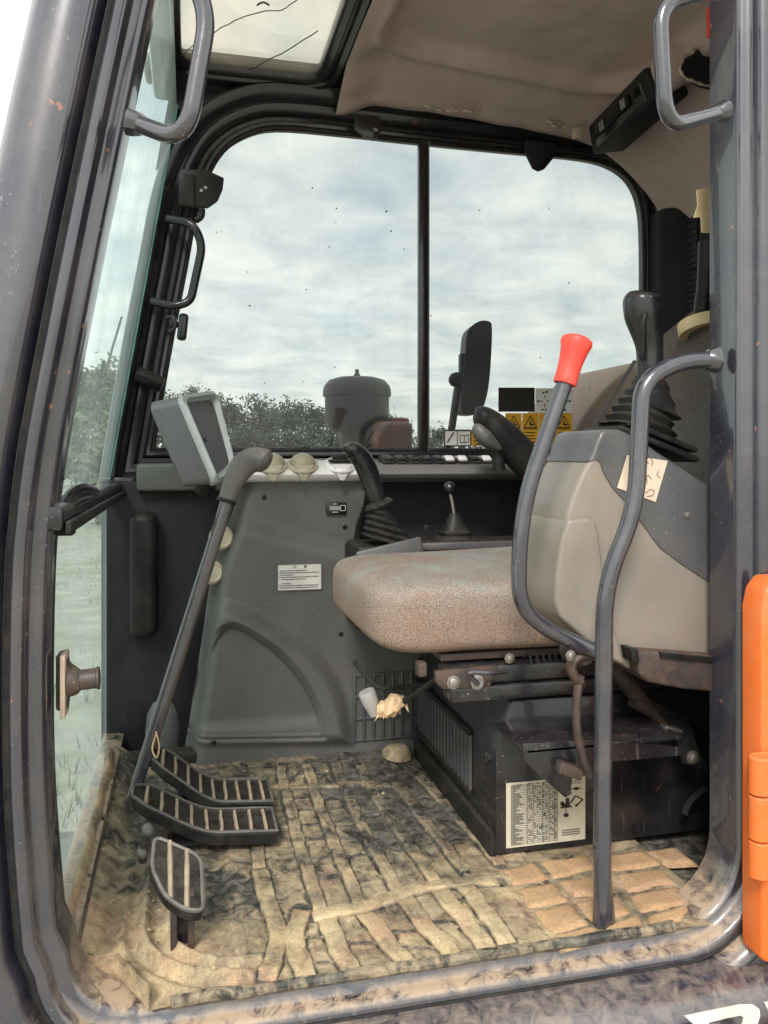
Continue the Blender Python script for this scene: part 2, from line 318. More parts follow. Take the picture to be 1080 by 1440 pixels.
def part(name, mb, mat, parent=None, bevel=0.0, seg=2, angle=38, sub=0, recalc=True, bfilter=None, label=None, attr=None):
    org = ORG.get(parent, V(0, 0, 0))
    me = bpy.data.meshes.new(name)
    bm = bmesh.new(); bv = [bm.verts.new(p - org) for p in mb.v]
    for f in mb.f:
        try: bm.faces.new([bv[i] for i in f])
        except ValueError: pass
    if recalc: bmesh.ops.recalc_face_normals(bm, faces=bm.faces)
    if bevel > 0:
        bm.normal_update()
        es = [e for e in bm.edges if len(e.link_faces) == 2 and e.calc_face_angle(0) > R(25) and (bfilter is None or bfilter((e.verts[0].co + e.verts[1].co) / 2 + org))]
        bmesh.ops.bevel(bm, geom=es, offset=bevel, segments=seg, profile=0.5, affect='EDGES', clamp_overlap=True)
    if sub: bmesh.ops.subdivide_edges(bm, edges=bm.edges, cuts=sub, use_grid_fill=True)
    for f in bm.faces: f.smooth = True
    bm.to_mesh(me); bm.free()
    me.set_sharp_from_angle(angle=R(angle))
    me.materials.append(MATS[mat])
    if attr is not None and len(attr) == len(me.vertices):
        me.attributes.new('clay', 'FLOAT', 'POINT').data.foreach_set('value', np.asarray(attr, dtype=np.float32))
    o = bpy.data.objects.new(name, me); COL.objects.link(o)
    if parent is not None: o.parent = parent
    ORG[o] = org
    if label: o['label'] = label
    return o
def thing(name, label, cat, loc, group=None):
    o = bpy.data.objects.new(name, None); COL.objects.link(o); o.empty_display_size = 0.05
    o.location = loc; ORG[o] = Vector(loc); o['label'] = label; o['category'] = cat
    if group: o['group'] = group
    return o
def tag(o, label, cat, group=None, kind=None):
    if kind: o['kind'] = kind
    else: o['label'] = label; o['category'] = cat
    if group: o['group'] = group
    return o
def cr(pts, n=8, closed=False):
    """Catmull-Rom through points"""
    P = [Vector(p) for p in pts]; K = len(P); out = []
    for i in range(K if closed else K - 1):
        if closed: a, b, c, d = P[(i - 1) % K], P[i], P[(i + 1) % K], P[(i + 2) % K]
        else: a, b, c, d = P[max(i - 1, 0)], P[i], P[i + 1], P[min(i + 2, K - 1)]
        for k in range(n):
            t = k / n; out.append(0.5 * ((2 * b) + (c - a) * t + (2 * a - 5 * b + 4 * c - d) * t * t + (3 * b - a - 3 * c + d) * t ** 3))
    if not closed: out.append(P[-1])
    return out
def fillet(pts, r, n=7):
    P = [Vector(p) for p in pts]; out = [P[0]]
    for i in range(1, len(P) - 1):
        a = (P[i - 1] - P[i]); b = (P[i + 1] - P[i]); rr = min(r, a.length * 0.49, b.length * 0.49)
        p0 = P[i] + a.normalized() * rr; p1 = P[i] + b.normalized() * rr
        for k in range(n + 1):
            t = k / n; out.append((1 - t) ** 2 * p0 + 2 * t * (1 - t) * P[i] + t * t * p1)
    out.append(P[-1]); return out
def resample(pts, step):
    out = [pts[0]]
    for a, b in zip(pts, pts[1:]):
        k = max(1, int((b - a).length / step))
        out += [a.lerp(b, (i + 1) / k) for i in range(k)]
    return out
def normals2d(path, closed=True):
    K = len(path); out = []
    c = sum(path, V(0, 0, 0)) / K
    area = sum(path[i].x * path[(i + 1) % K].z - path[(i + 1) % K].x * path[i].z for i in range(K)); sg = 1 if area > 0 else -1
    for i in range(K):
        a, b, d = path[(i - 1) % K], path[i], path[(i + 1) % K]
        n1 = V((b - a).z, 0, -(b - a).x).normalized() * sg; n2 = V((d - b).z, 0, -(d - b).x).normalized() * sg
        m = (n1 + n2).normalized(); out.append(m / max(0.55, m.dot(n1)))
    return out
def nz(p, s=1.0, seed=0.0): return mnoise.noise(Vector(p) * s + V(seed, seed * 1.7, -seed))
def sdpoly(x, z, poly):
    """signed distance (negative inside) to a polygon of (x, z) pairs"""
    d = 1e9; ins = False; n = len(poly)
    for i in range(n):
        x0, z0 = poly[i]; x1, z1 = poly[(i + 1) % n]
        ex, ez = x1 - x0, z1 - z0; wx, wz = x - x0, z - z0
        t = max(0, min(1, (wx * ex + wz * ez) / (ex * ex + ez * ez + 1e-12)))
        d = min(d, (wx - ex * t) ** 2 + (wz - ez * t) ** 2)
        if (z0 > z) != (z1 > z) and x < (x1 - x0) * (z - z0) / (z1 - z0) + x0: ins = not ins
    return -math.sqrt(d) if ins else math.sqrt(d)
def sst(a, b, x):
    t = max(0, min(1, (x - a) / (b - a))); return t * t * (3 - 2 * t)
def rotm(ax, ang): return Matrix.Rotation(ang, 3, ax)
def bolt(c, nrm, r, parent, mat='steel', name='bolt'):
    nrm = Vector(nrm).normalized()
    return part(name, MB().lathe(Vector(c) - nrm * r * 0.4, nrm, [(r * 1.35, 0), (r * 1.35, r * 0.35), (r, r * 0.4), (r * 0.96, r * 0.9), (r * 0.7, r * 1.05)], 8), mat, parent)

# ------------------------------------------------------------------ ground outside
def build_ground():
    mb = MB(); ring = [V(0, 0, GROUND)]; n = 64; fs = []
    rads = [4, 8, 14, 24, 40, 70, 120, 250, 600, 1500, 4000]
    for k, r in enumerate(rads):
        for i in range(n):
            a = 2 * math.pi * i / n; p = V(math.cos(a) * r, math.sin(a) * r, GROUND)
            p.z += (0.12 * nz(p, 0.15) if 6 < r < 100 else 0); ring.append(p)
    for i in range(n): fs.append((0, 1 + i, 1 + (i + 1) % n))
    for k in range(len(rads) - 1):
        for i in range(n):
            a = 1 + k * n + i; b = 1 + k * n + (i + 1) % n; fs.append((a, a + n, b + n, b))
    mb.add(ring, fs); o = part('ground', mb, 'ground_soil', recalc=False); o['kind'] = 'structure'
build_ground()

# ------------------------------------------------------------------ the cab shell
YD, YW, YC = 1.03, 2.03, 1.84
cab = thing('excavator_cab', 'black painted steel excavator cab with open doorway and big side window', 'cab', (0.3, 1.5, -0.04))

def door_frame():
    pl = [(222, 0), (184, 180), (147, 360), (112, 540), (94, 640), (84, 720), (78, 800), (75, 950), (77, 1080), (84, 1190), (91, 1270)]
    left = [V(q.x, YD, q.z) for q in (W(a, b, y=YD + 0.08) for a, b in pl)]
    left = [left[0] + (left[0] - left[2]) * 0.62] + left
    zb = -0.012; xr = W(998, 900, y=YD + 0.085).x; r = 0.105
    pts = cr(left, 5)
    x0 = left[-1].x; z0 = left[-1].z
    pts += [V(x0 + 0.012, YD, z0 - 0.03)]
    for k in range(1, 9):
        t = k / 8; A = V(x0 + 0.012, YD, z0 - 0.03); B = V(x0 + 0.022, YD, zb + 0.003); Cc = V(x0 + 0.095, YD, zb)
        pts.append((1 - t) ** 2 * A + 2 * t * (1 - t) * B + t * t * Cc)
    for k in range(1, 8): pts.append(V(pts[-1].x + (xr - r - pts[-1].x) / (9 - k), YD, zb))
    for k in range(0, 11):
        a = math.pi / 2 * k / 10; pts.append(V(xr - r + r * math.sin(a), YD, zb + r - r * math.cos(a)))
    for k in range(1, 9): pts.append(V(xr, YD, 0.1 + k * 0.175))
    top = 1.62
    pts += [V(xr - 0.02, YD, top - 0.04), V(xr - 0.06, YD, top), V(0.5, YD, top), V(0.25, YD, top), V(left[0].x + 0.1, YD, top)]
    nr = normals2d(pts)
    prof = [(0.0, 0.085), (0.0, 0.03), (0.003, 0.021), (0.009, 0.017), (0.016, 0.016), (0.020, 0.010), (0.022, 0.0), (0.026, -0.004), (0.034, -0.005),
            (0.038, -0.001), (0.040, 0.008), (0.046, 0.009), (0.050, 0.002), (0.054, -0.012), (0.060, -0.019), (0.070, -0.022), (0.082, -0.022), (0.100, -0.018),
            (0.116, -0.009), (0.127, 0.006), (0.132, 0.026), (0.132, 0.085), (0.0, 0.085)]
    part('door_frame', MB().sweep(pts, nr, prof), 'frame_paint', cab, angle=50)
    # black rubber door seal pressed into the groove
    seal = [(0.0395 + 0.0045 * math.cos(a), 0.0015 + 0.0055 * math.sin(a)) for a in [2 * math.pi * k / 8 for k in range(9)]]
    part('door_seal', MB().sweep(pts, nr, seal), 'black_rubber', cab)
    return pts, nr, xr
DPTS, DNR, XR = door_frame()

def far_frame():
    px = [(213, 634), (222, 580), (240, 478), (258, 385), (274, 300), (290, 250), (312, 213), (345, 190), (390, 180), (480, 187), (590, 199), (720, 212), (820, 222), (862, 234), (888, 255), (902, 290), (906, 345), (906, 450), (906, 560), (906, 636)]
    P = [W(a, b, y=YW) for a, b in px]
    pts = [P[0]] + cr(P[1:-1], 4) + [P[-1]]
    zb = P[0].z; P[-1].z = zb
    for k in range(1, 10): pts.append(V(P[-1].x + (P[0].x - P[-1].x) * k / 10, YW, zb))
    nr = normals2d(pts)
    prof = [(0.0, 0.03), (0.0, -0.008), (0.003, -0.013), (0.010, -0.014), (0.014, -0.010), (0.018, -0.002), (0.027, -0.002), (0.031, -0.018), (0.036, -0.024), (0.050, -0.027), (0.055, -0.022),
            (0.060, -0.021), (0.066, -0.032), (0.074, -0.040), (0.092, -0.044), (0.102, -0.036), (0.106, -0.02), (0.106, 0.03), (0.0, 0.03)]
    part('window_frame', MB().sweep(pts, nr, prof), 'black_paint', cab, angle=50)
    seal = [(-0.002 + 0.006 * math.cos(a), -0.004 + 0.006 * math.sin(a)) for a in [2 * math.pi * k / 8 for k in range(9)]]
    part('window_seal', MB().sweep(pts, nr, seal), 'black_rubber', cab)
    # panes: left one behind, right one slides in front of it
    xd = W(594, 420, y=YW).x
    def pane(name, lo, hi, y):
        pl = [V(min(max(p.x, lo), hi), y, p.z) for p in pts]
        q = [pl[0]]
        for p in pl[1:]:
            if (p - q[-1]).length > 1e-4: q.append(p)
        if (q[0] - q[-1]).length < 1e-4: q.pop()
        return part(name, MB().prism(q, (0, 0.004, 0)), 'glass_side', cab)
    pane('window_pane', -1, xd + 0.012, YW + 0.016)
    pane('window_pane', xd - 0.006, 9, YW + 0.004)
    b = MB(); t = W(594, 199, y=YW); b.box((xd, YW - 0.001, (t.z + zb) / 2), (0.0235, 0.022, t.z - zb + 0.01))
    part('window_divider', b, 'black_paint', cab, bevel=0.004)
    b = MB(); b.box((xd + 0.014, YW - 0.004, (t.z + zb) / 2), (0.004, 0.012, t.z - zb)); part('divider_seal', b, 'console_grey', cab)
    return pts, zb, xd
FPTS, WZB, XDIV = far_frame()

def ws_x(z): return -0.178 if z < 0.6 else -0.178 + (z - 0.6) * 0.172
def front_glass():
    y0, y1 = YD + 0.035, YW - 0.03
    z0, z1 = 0.615, 1.49
    vs = lambda y: [V(ws_x(z0), y, z0), V(ws_x(z1), y, z1)]
    a, b = vs(y0), vs(y1)
    part('windscreen_pane', MB().hull8([a[0], b[0], b[1], a[1]], [p - V(0.006, 0, 0) for p in (a[0], b[0], b[1], a[1])]), 'glass_front', cab)
    # bright polished edge and black border of the pane at the far pillar
    e = MB(); d = V(0.004, 0, 0)
    e.hull8([b[0] + d - V(0, 0.045, 0), b[0] + d, b[1] + d, b[1] + d - V(0, 0.03, 0)], [p - V(0.002, 0, 0) for p in (b[0] + d - V(0, 0.045, 0), b[0] + d, b[1] + d, b[1] + d - V(0, 0.03, 0))])
    part('windscreen_edge', e, 'glass_edge', cab)
    m = MB(); p0, p1 = V(ws_x(z0) + 0.012, y1 + 0.012, z0 - 0.01), V(ws_x(z1) + 0.012, y1 + 0.012, z1)
    m.tube([p0, p1], 0.020, 8, 0.6); part('windscreen_rail', m, 'black_paint', cab)
    # lower pane
    lo = 0.03; hi = 0.565
    part('lower_windscreen_pane', MB().box((-0.181, (y0 + y1) / 2, (lo + hi) / 2), (0.005, y1 - y0, hi - lo)), 'glass_front', cab)
    m = MB(); m.box((-0.166, (y0 + y1) / 2, 0.594), (0.040, y1 - y0 + 0.03, 0.030)); part('windscreen_crossbar', m, 'black_paint', cab, bevel=0.006)
    m = MB(); m.box((-0.141, (y0 + y1) / 2, 0.582), (0.008, y1 - y0 + 0.02, 0.016)); part('crossbar_seal', m, 'black_rubber', cab, bevel=0.003)
    m = MB(); m.box((-0.163, (y0 + y1) / 2, 0.008), (0.05, y1 - y0 + 0.04, 0.06)); part('front_floor_beam', m, 'frame_paint', cab, bevel=0.012)
    # far front pillar below the window
    m = MB(); zz = WZB
    m.prism([V(-0.185, YW - 0.06, -0.02), V(-0.115, YW - 0.06, -0.02), V(-0.115, YW - 0.06, 0.62), V(-0.185, YW - 0.06, 0.62)], (0, 0.08, 0)); part('front_pillar', m, 'black_paint', cab, bevel=0.008)
    m = MB(); m.box((-0.155, YW - 0.068, 0.51), (0.038, 0.012, 0.085)); part('pillar_cover', m, 'trim_dark', cab, bevel=0.003)
    m = MB(); m.box((-0.055, (y0 + y1) / 2, 1.54), (0.05, y1 - y0 + 0.06, 0.05)); part('front_header', m, 'black_paint', cab, bevel=0.015)
front_glass()

def roof():
    zt = 1.585
    # hatch: pane set in a black steel ring
    x0, x1, y0, y1 = -0.02, 0.312, 1.12, 1.965
    q = [V(x0, y0, zt), V(x1, y0, zt), V(x1, y1, zt), V(x0, y1, zt)]
    part('roof_hatch_pane', MB().prism(q, (0, 0, 0.006)), 'glass_roof', cab)
    ring = fillet([V(x0 + 0.1, 0, y0), V(x1, 0, y0), V(x1, 0, y1), V(x0, 0, y1), V(x0, 0, y0), V(x0 + 0.1, 0, y0)], 0.05)
    nr = normals2d(ring[:-1]); pts = [V(p.x, p.z, zt) for p in ring[:-1]]; nn = [V(n.x, n.z, 0) for n in nr]
    prof = [(-0.006, 0.02), (-0.006, -0.006), (0.0, -0.012), (0.012, -0.014), (0.018, -0.006), (0.022, -0.006), (0.026, -0.016), (0.038, -0.018), (0.042, 0.02)]
    part('roof_hatch_frame', MB().sweep(pts, nn, prof, yv=V(0, 0, 1)), 'black_paint', cab, angle=50)
    # cracks in the hatch pane
    def crack(pp, r=0.0011):
        P = [W(a, b, z=zt - 0.001) for a, b in pp]; P = resample(cr(P, 4), 0.02)
        P = [p + V(nz(p, 40) * 0.004, nz(p, 40, 3) * 0.006, 0) for p in P]
        part('crack', MB().tube(P, r, 5), 'crack_line', cab)
    crack([(300, 46), (330, 30), (362, 18), (395, 14), (420, -2)]); crack([(340, 104), (370, 88), (405, 70), (446, 44)], 0.0013)
    crack([(252, 86), (262, 74), (274, 60)], 0.0009); crack([(362, 8), (370, 4), (378, 8)], 0.002)
    # outer roof skin
    m = MB(); m.box((0.86, 1.53, 1.66), (1.0, 1.05, 0.03)); part('roof_panel', m, 'black_paint', cab, bevel=0.01)
    m = MB(); m.box((0.15, YD + 0.045, 1.62), (0.5, 0.09, 0.06)); part('roof_side_beam', m, 'black_paint', cab, bevel=0.01)
    m = MB(); m.box((0.15, 2.025, 1.60), (0.50, 0.07, 0.07)); part('roof_side_beam', m, 'black_paint', cab, bevel=0.01)
    m = MB(); m.box((0.345, 1.53, 1.612), (0.05, 1.0, 0.04)); part('roof_cross_beam', m, 'black_paint', cab)
    part('corner_gusset', MB().prism([V(-0.075, YW + 0.02, 1.36), V(-0.03, YW + 0.02, 1.62), V(0.40, YW + 0.02, 1.62), V(0.40, YW + 0.02, 1.54), V(0.12, YW + 0.02, 1.535), V(0.02, YW + 0.02, 1.49), V(-0.02, YW + 0.02, 1.40)], (0, 0.01, 0)), 'black_paint', cab)
    # moulded brown liner: flat with a sunk panel, rolling down to the rear wall
    def lz(x, y):
        z = 1.60 - 0.05 * sst(0.5, 1.3, x)
        z -= 0.30 * max(0, (x - 0.98) / 0.36) ** 2.2
        e = 1.985 - y; z -= 0.045 * (1 - sst(0.0, 0.16, e)) + 0.012 * (1 - sst(0, 0.04, e))
        z -= 0.03 * (1 - sst(0.0, 0.10, x - 0.36))
        dx = max(abs(x - 0.74) - 0.20, 0); dy = max(abs(y - 1.44) - 0.26, 0); s_ = math.hypot(dx, dy) - 0.11
        z += 0.022 * (1 - sst(-0.02, 0.02, s_)); z -= 0.010 * math.exp(-((s_ - 0.028) / 0.014) ** 2)
        z += 0.006 * nz((x, y, 0), 5) + 0.002 * nz((x, y, 1), 16); return z
    x0, x1 = 0.355, 1.34
    part('roof_liner', MB().grid(lambda u, v: V(x0 + (x1 - x0) * u, 1.07 + (1.995 - 1.07) * v, lz(x0 + (x1 - x0) * u, 1.07 + 0.925 * v)), 150, 120), 'liner_brown', cab, recalc=False, angle=80)
    # frayed foam along the liner's far edge
    for i, (a, b) in enumerate([(606, 150), (622, 155), (645, 156), (664, 157), (785, 178), (778, 172)]):
        p = W(a, b, y=1.945); m = MB(); n = 7
        m.tube(cr([p + V(-0.02, 0, 0.002), p + V(-0.006, -0.006, -0.004), p + V(0.008, 0.002, 0.003), p + V(0.02, 0, -0.002)], 4), [0.002 + 0.003 * random.random() for _ in range(13)], 6)
        part('torn_foam', m, 'foam', cab)
    # rear wall: brown above, dark grey below
    zs = 1.335
    part('rear_upper_trim', MB().grid(lambda u, v: V(1.335 + 0.02 * nz((u, v, 0), 2), 1.0 + 1.02 * u, 1.0 + 0.33 * v), 8, 8), 'liner_brown', cab, recalc=False)
    m = MB(); a = W(905, 300, y=1.95); 
    m.prism([V(1.235, 1.96, -0.02), V(1.325, 1.90, -0.02), V(1.325, 1.0, -0.02), V(1.40, 1.0, -0.02), V(1.40, 2.08, -0.02), V(1.235, 2.08, -0.02)], (0, 0, 1.355)); part('rear_trim', m, 'trim_dark', cab, bevel=0.012)
    # brown quarter panel beside the window's rear edge
    m = MB(); m.prism([V(1.238, 1.985, 1.335), V(1.33, 1.93, 1.335), V(1.345, 1.93, 1.60), V(1.345, 2.06, 1.60), V(1.238, 2.06, 1.60)], (0, 0, 0.001)); 
    q = [V(1.243, 1.99, 1.33), V(1.335, 1.905, 1.33), V(1.335, 1.905, 1.6), V(1.0, 1.99, 1.6), V(1.18, 1.99, 1.44)]
    part('quarter_trim', MB().prism([V(1.243, 1.99, 1.33), V(1.26, 1.975, 1.6), V(1.34, 1.905, 1.6), V(1.34, 1.905, 1.33)], (0.05, 0.06, 0)), 'liner_brown', cab, bevel=0.004)
    # body side behind the doorway, and rear quarter glass
    m = MB(); m.box((XR + 0.46, YD + 0.055, 0.80), (0.70, 0.05, 1.66)); part('side_panel', m, 'black_gloss', cab, bevel=0.012)
    m = MB(); m.box((1.40, 1.53, 0.78), (0.03, 1.05, 1.66)); part('rear_wall', m, 'black_paint', cab)
roof()

def cab_floor():
    m = MB(); m.box((0.58, 1.575, -0.036), (1.56, 0.93, 0.036)); part('floor_pan', m, 'mud_thin', cab, bevel=0.004)
    m = MB(); m.box((0.58, YW + 0.035, 0.32), (1.56, 0.03, 0.70)); part('side_wall', m, 'trim_dark', cab)
    # lower body panel under the doorway with its painted letters
    zt = -0.050
    pr = [(0.05, zt), (0.02, zt - 0.001), (-0.015, zt - 0.007), (-0.045, zt - 0.022), (-0.066, zt - 0.045), (-0.078, zt - 0.075), (-0.082, zt - 0.11), (-0.082, -0.42), (0.05, -0.42)]
    m = MB(); xs = [-0.55 + 0.1 * k for k in range(27)]
    m.loft([[V(x, YD - 0.015 + a, b) for a, b in pr] for x in xs]); body = part('body_panel', m, 'body_paint', cab, angle=40)
    return body
BODY = cab_floor()
def letters():
    y = YD - 0.0985
    def pl(px): return [W(a, b, y=y) for a, b in px]
    out = [(962, 1428), (1000, 1420), (1040, 1412), (1058, 1412), (1067, 1418), (1068, 1428), (1062, 1446), (1050, 1470), (1030, 1490), (1000, 1502), (960, 1510), (975, 1440)]
    inn = [(996, 1437), (1020, 1431), (1040, 1427), (1045, 1430), (1042, 1444), (1032, 1462), (1015, 1476), (990, 1482)]
    m = MB(); o = pl(out); i2 = pl(inn)
    # ring between outline and counter, as a thin slab
    seq = [(0, 0), (1, 1), (2, 2), (3, 3), (4, 3), (5, 4), (6, 5), (7, 5), (8, 6), (9, 7), (10, 7), (11, 0)]
    for k in range(len(seq)):
        a, b = seq[k]; c, d = seq[(k + 1) % len(seq)]
        f = [o[a], o[c], i2[d]] + ([i2[b]] if d != b else [])
        m.prism(f, (0, -0.0015, 0))
    part('letter', m, 'letter_cream', cab)
    m = MB(); m.prism(pl([(1074, 1409), (1100, 1404), (1112, 1440), (1135, 1400), (1160, 1396), (1125, 1455), (1150, 1500), (1122, 1505), (1105, 1470), (1080, 1512), (1056, 1516), (1096, 1452)]), (0, -0.0015, 0))
    part('letter', m, 'letter_cream', cab)
letters()

# orange rear cover with its hinge, right of the doorway
def orange_cover():
    p = W(1043, 1080, y=1.018)
    c = thing('engine_cover', 'bright orange hinged engine cover beside the doorway', 'engine cover', (p.x + 0.2, 0.97, -0.4))
    x0 = p.x; zb = W(1043, 1354, y=0.985).z; zt = W(1050, 826, y=0.985).z
    prof = [(x0 + 0.0, 1.02), (x0, 0.99), (x0 + 0.004, 0.982), (x0 + 0.012, 0.978), (x0 + 0.45, 0.978), (x0 + 0.45, 1.02)]
    pts = [(x0, zb + 0.006), (x0 + 0.008, zb), (x0 + 0.45, zb - 0.002), (x0 + 0.45, zt + 0.03), (x0 + 0.02, zt + 0.012), (x0 + 0.006, zt - 0.004), (x0, zt - 0.03)]
    m = MB(); m.prism([V(a, 1.02, b) for a, b in pts], (0, -0.045, 0)); part('cover_skin', m, 'orange_paint', c, bevel=0.006, seg=3)
    hx = W(1068, 1100, y=0.962).x; zA = W(1060, 1063, y=0.962).z; zB = W(1060, 1235, y=0.962).z
    m = MB(); m.box((hx + 0.03, 0.972, (zA + zB) / 2), (0.07, 0.006, zA - zB)); part('hinge_leaf', m, 'orange_paint', c, bevel=0.002)
    cuts = [0, 0.32, 0.69, 1.0]
    for k in range(3):
        a = zA + (zB - zA) * cuts[k]; b = zA + (zB - zA) * cuts[k + 1]
        m = MB().lathe((hx, 0.962, b + 0.001), (0, 0, 1), [(0.001, 0), (0.0125, 0), (0.0145, 0.002), (0.0145, a - b - 0.004), (0.0125, a - b - 0.002), (0.001, a - b - 0.002)], 18); part('hinge_barrel', m, 'orange_paint', c)
orange_cover()

# ------------------------------------------------------------------ floor mat
mat_t = thing('floor_mat', 'black ribbed rubber floor mat caked with dry yellow clay', 'floor mat', (0.3, 1.4, -0.01))
def floor_mat():
    X0, X1, Y0, Y1 = -0.168, 0.765, YD + 0.006, 1.86
    def base(x, y):
        z = -0.006 + 0.003 * nz((x, y, 0), 9) + 0.0016 * nz((x, y, 2), 30)
        f = 1 - sst(-0.145, -0.095 + 0.02 * nz((0, y, 0), 6), x); z += 0.030 * f        # turned-up front edge
        d = math.hypot(max(0, 0.07 - x), max(0, 1.20 - y)) if y < 1.2 else max(0.07 - x, 0)
        s_ = d - 0.130; fade = (1 - sst(1.33, 1.5, y)) * (1 - sst(0.02, 0.16, x))
        z += (0.016 * math.exp(-(s_ / 0.009) ** 2) + 0.011 * math.exp(-((s_ + 0.034) / 0.008) ** 2) + 0.008 * math.exp(-((s_ - 0.030) / 0.009) ** 2)) * fade
        z += 0.012 * sst(1.80, 1.86, y); return z
    rails, rungs = [], []        # (points, half width, height, name, material)
    far = [[(396, 1070), (400, 1103), (424, 1190), (450, 1276)], [(432, 1068), (441, 1103), (472, 1185), (510, 1270)], [(470, 1066), (485, 1103), (520, 1178), (562, 1252)],
           [(505, 1066), (521, 1103), (560, 1160), (616, 1240)], [(540, 1068), (566, 1110), (604, 1158), (668, 1234)], [(560, 1062), (600, 1098), (640, 1140), (704, 1208)]]
    for k, p in enumerate(far): rails.append((p, 0.0108, 0.0065, 'rib', 'mud_rib'))
    near = [[(424, 1272), (414, 1312), (424, 1345), (440, 1386)], [(460, 1284), (478, 1330), (508, 1376)], [(514, 1276), (548, 1322), (592, 1364)],
            [(570, 1254), (610, 1308), (658, 1352)], [(616, 1242), (654, 1288), (702, 1342)], [(650, 1238), (694, 1290), (728, 1336)]]
    for p in near: rails.append((p, 0.0142, 0.006, 'rib', 'mud_rib'))
    rails.append(([(366, 1215), (376, 1262), (392, 1300), (386, 1340), (362, 1396)], 0.0135, 0.0065, 'rib', 'mud_rib'))
    rails.append(([(356, 1160), (366, 1212)], 0.011, 0.006, 'rib', 'mud_rib'))
    rails.append(([(376, 1102), (450, 1100), (520, 1099), (575, 1100)], 0.009, 0.005, 'cross_band', 'mud_rib'))
    rails.append(([(440, 1281), (480, 1274), (530, 1263), (590, 1243), (640, 1237), (700, 1232)], 0.0135, 0.0062, 'cross_band', 'mud_rib'))
    def at_y(p, y):
        for a, b in zip(p, p[1:]):
            if a[1] <= y <= b[1]: return a[0] + (b[0] - a[0]) * (y - a[1]) / (b[1] - a[1])
        return p[-1][0] if y > p[-1][1] else p[0][0]
    for A, B, ys in [(far[0], far[1], (1085, 1118, 1134, 1153, 1173, 1197, 1226)), (far[1], far[2], (1084, 1115, 1131, 1149, 1170, 1196, 1228)), (far[2], far[3], (1086, 1120, 1140, 1162, 1190)),
                     (far[3], far[4], (1088, 1130, 1164)), (near[0], near[1], (1310, 1346)), (near[1], near[2], (1318,)), (near[2], near[3], (1300, 1326)), (near[3], near[4], (1286,)), (near[4], near[5], (1262, 1290))]:
        for y in ys:
            a, b = at_y(A, y), at_y(B, y)
            rungs.append(([(a + 3, y + 1), ((a + b) / 2, y + random.uniform(-2, 2)), (b - 3, y - 2)], random.uniform(0.0022, 0.0036), random.uniform(0.002, 0.0035), 'rung', 'mud_rib'))
    def world(p):
        P = [W(a, b, z=0.004) for a, b in p]; P = resample(cr(P, 4) if len(P) > 2 else P, 0.010); return [q for q in P if q.y > Y0 + 0.010]
    items = [(world(p), w, h, n_, m_) for p, w, h, n_, m_ in rails + rungs]
    blocks = [[(706, 1216), (752, 1206), (770, 1225), (722, 1235)], [(762, 1204), (826, 1196), (838, 1212), (780, 1224)], [(728, 1242), (778, 1232), (800, 1256), (746, 1266)], [(788, 1230), (846, 1221), (862, 1243), (810, 1252)],
              [(752, 1272), (804, 1262), (826, 1290), (776, 1300)], [(812, 1260), (868, 1250), (884, 1274), (836, 1286)], [(846, 1195), (906, 1188), (926, 1205), (860, 1213)], [(868, 1220), (930, 1211), (950, 1232), (886, 1243)],
              [(890, 1250), (956, 1239), (972, 1260), (904, 1272)], [(780, 1306), (836, 1294), (844, 1308), (794, 1320)], [(850, 1292), (900, 1281), (906, 1296), (860, 1306)], [(912, 1187), (950, 1184), (976, 1204), (934, 1206)], [(912, 1278), (968, 1266), (956, 1284), (918, 1294)]]
    wblocks = []
    for q in blocks:
        P = [W(a, b, z=0.006) for a, b in q]; c_ = sum(P, V(0, 0, 0)) / 4; wblocks.append([c_ + (p - c_) * 1.20 for p in P])
    # clay coverage, painted edge shade and relief of the sheet from the distance to ribs and rungs
    NU, NV = 400, 360
    gx = np.linspace(X0, X1, NU + 1); gy = np.linspace(Y0, Y1, NV + 1); GX, GY = np.meshgrid(gx, gy); px, py = GX.ravel(), GY.ravel()
    D = np.full(px.shape, 0.2); D2 = np.full(px.shape, 0.2)
    for P, w, h, n_, m_ in items:
        for a, b in zip(P[::2], P[2::2] + ([P[-1]] if len(P) % 2 == 0 else [])):
            ex, ey = b.x - a.x, b.y - a.y; L2 = ex * ex + ey * ey + 1e-9
            t = np.clip(((px - a.x) * ex + (py - a.y) * ey) / L2, 0, 1)
            d_ = np.hypot(px - a.x - ex * t, py - a.y - ey * t) - w
            if n_ == 'rung': D2 = np.minimum(D2, d_)
            else: D = np.minimum(D, d_)
    def ss(a, b, x): t = np.clip((x - a) / (b - a), 0, 1); return t * t * (3 - 2 * t)
    n1 = np.array([nz((x, y, 0), 22, 9) for x, y in zip(px, py)]); n2 = np.array([nz((x, y, 0), 60, 4) for x, y in zip(px, py)])
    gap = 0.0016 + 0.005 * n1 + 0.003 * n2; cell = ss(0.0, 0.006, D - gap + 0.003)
    Z = np.array([base(x, y) for x, y in zip(px, py)]) + cell * (0.0022 + 0.0022 * n1) * (D < 0.045) + 0.0010 * n1 + 0.0008 * n2
    # where the boots have carried clay: door side, pedal side and ladder cells; thin and dark on the far right
    cov = 0.44 + (0.10 + 0.08 * (1 - ss(0.0, 0.12, px))) * (1 - ss(1.10, 1.40, py)) - 0.34 * ss(0.24, 0.34, px) * ss(1.30, 1.42, py) + 0.12 * ss(0.36, 0.6, px) * (1 - ss(1.2, 1.4, py)) - 0.12 * ss(1.5, 1.75, py)
    cov = cov - 0.26 * np.exp(-(((px + 0.02) / 0.12) ** 2 + ((py - 1.55) / 0.16) ** 2)) - 0.30 * np.exp(-(((px - 0.06) / 0.08) ** 2 + ((py - 1.28) / 0.09) ** 2)) + 0.22 * n1
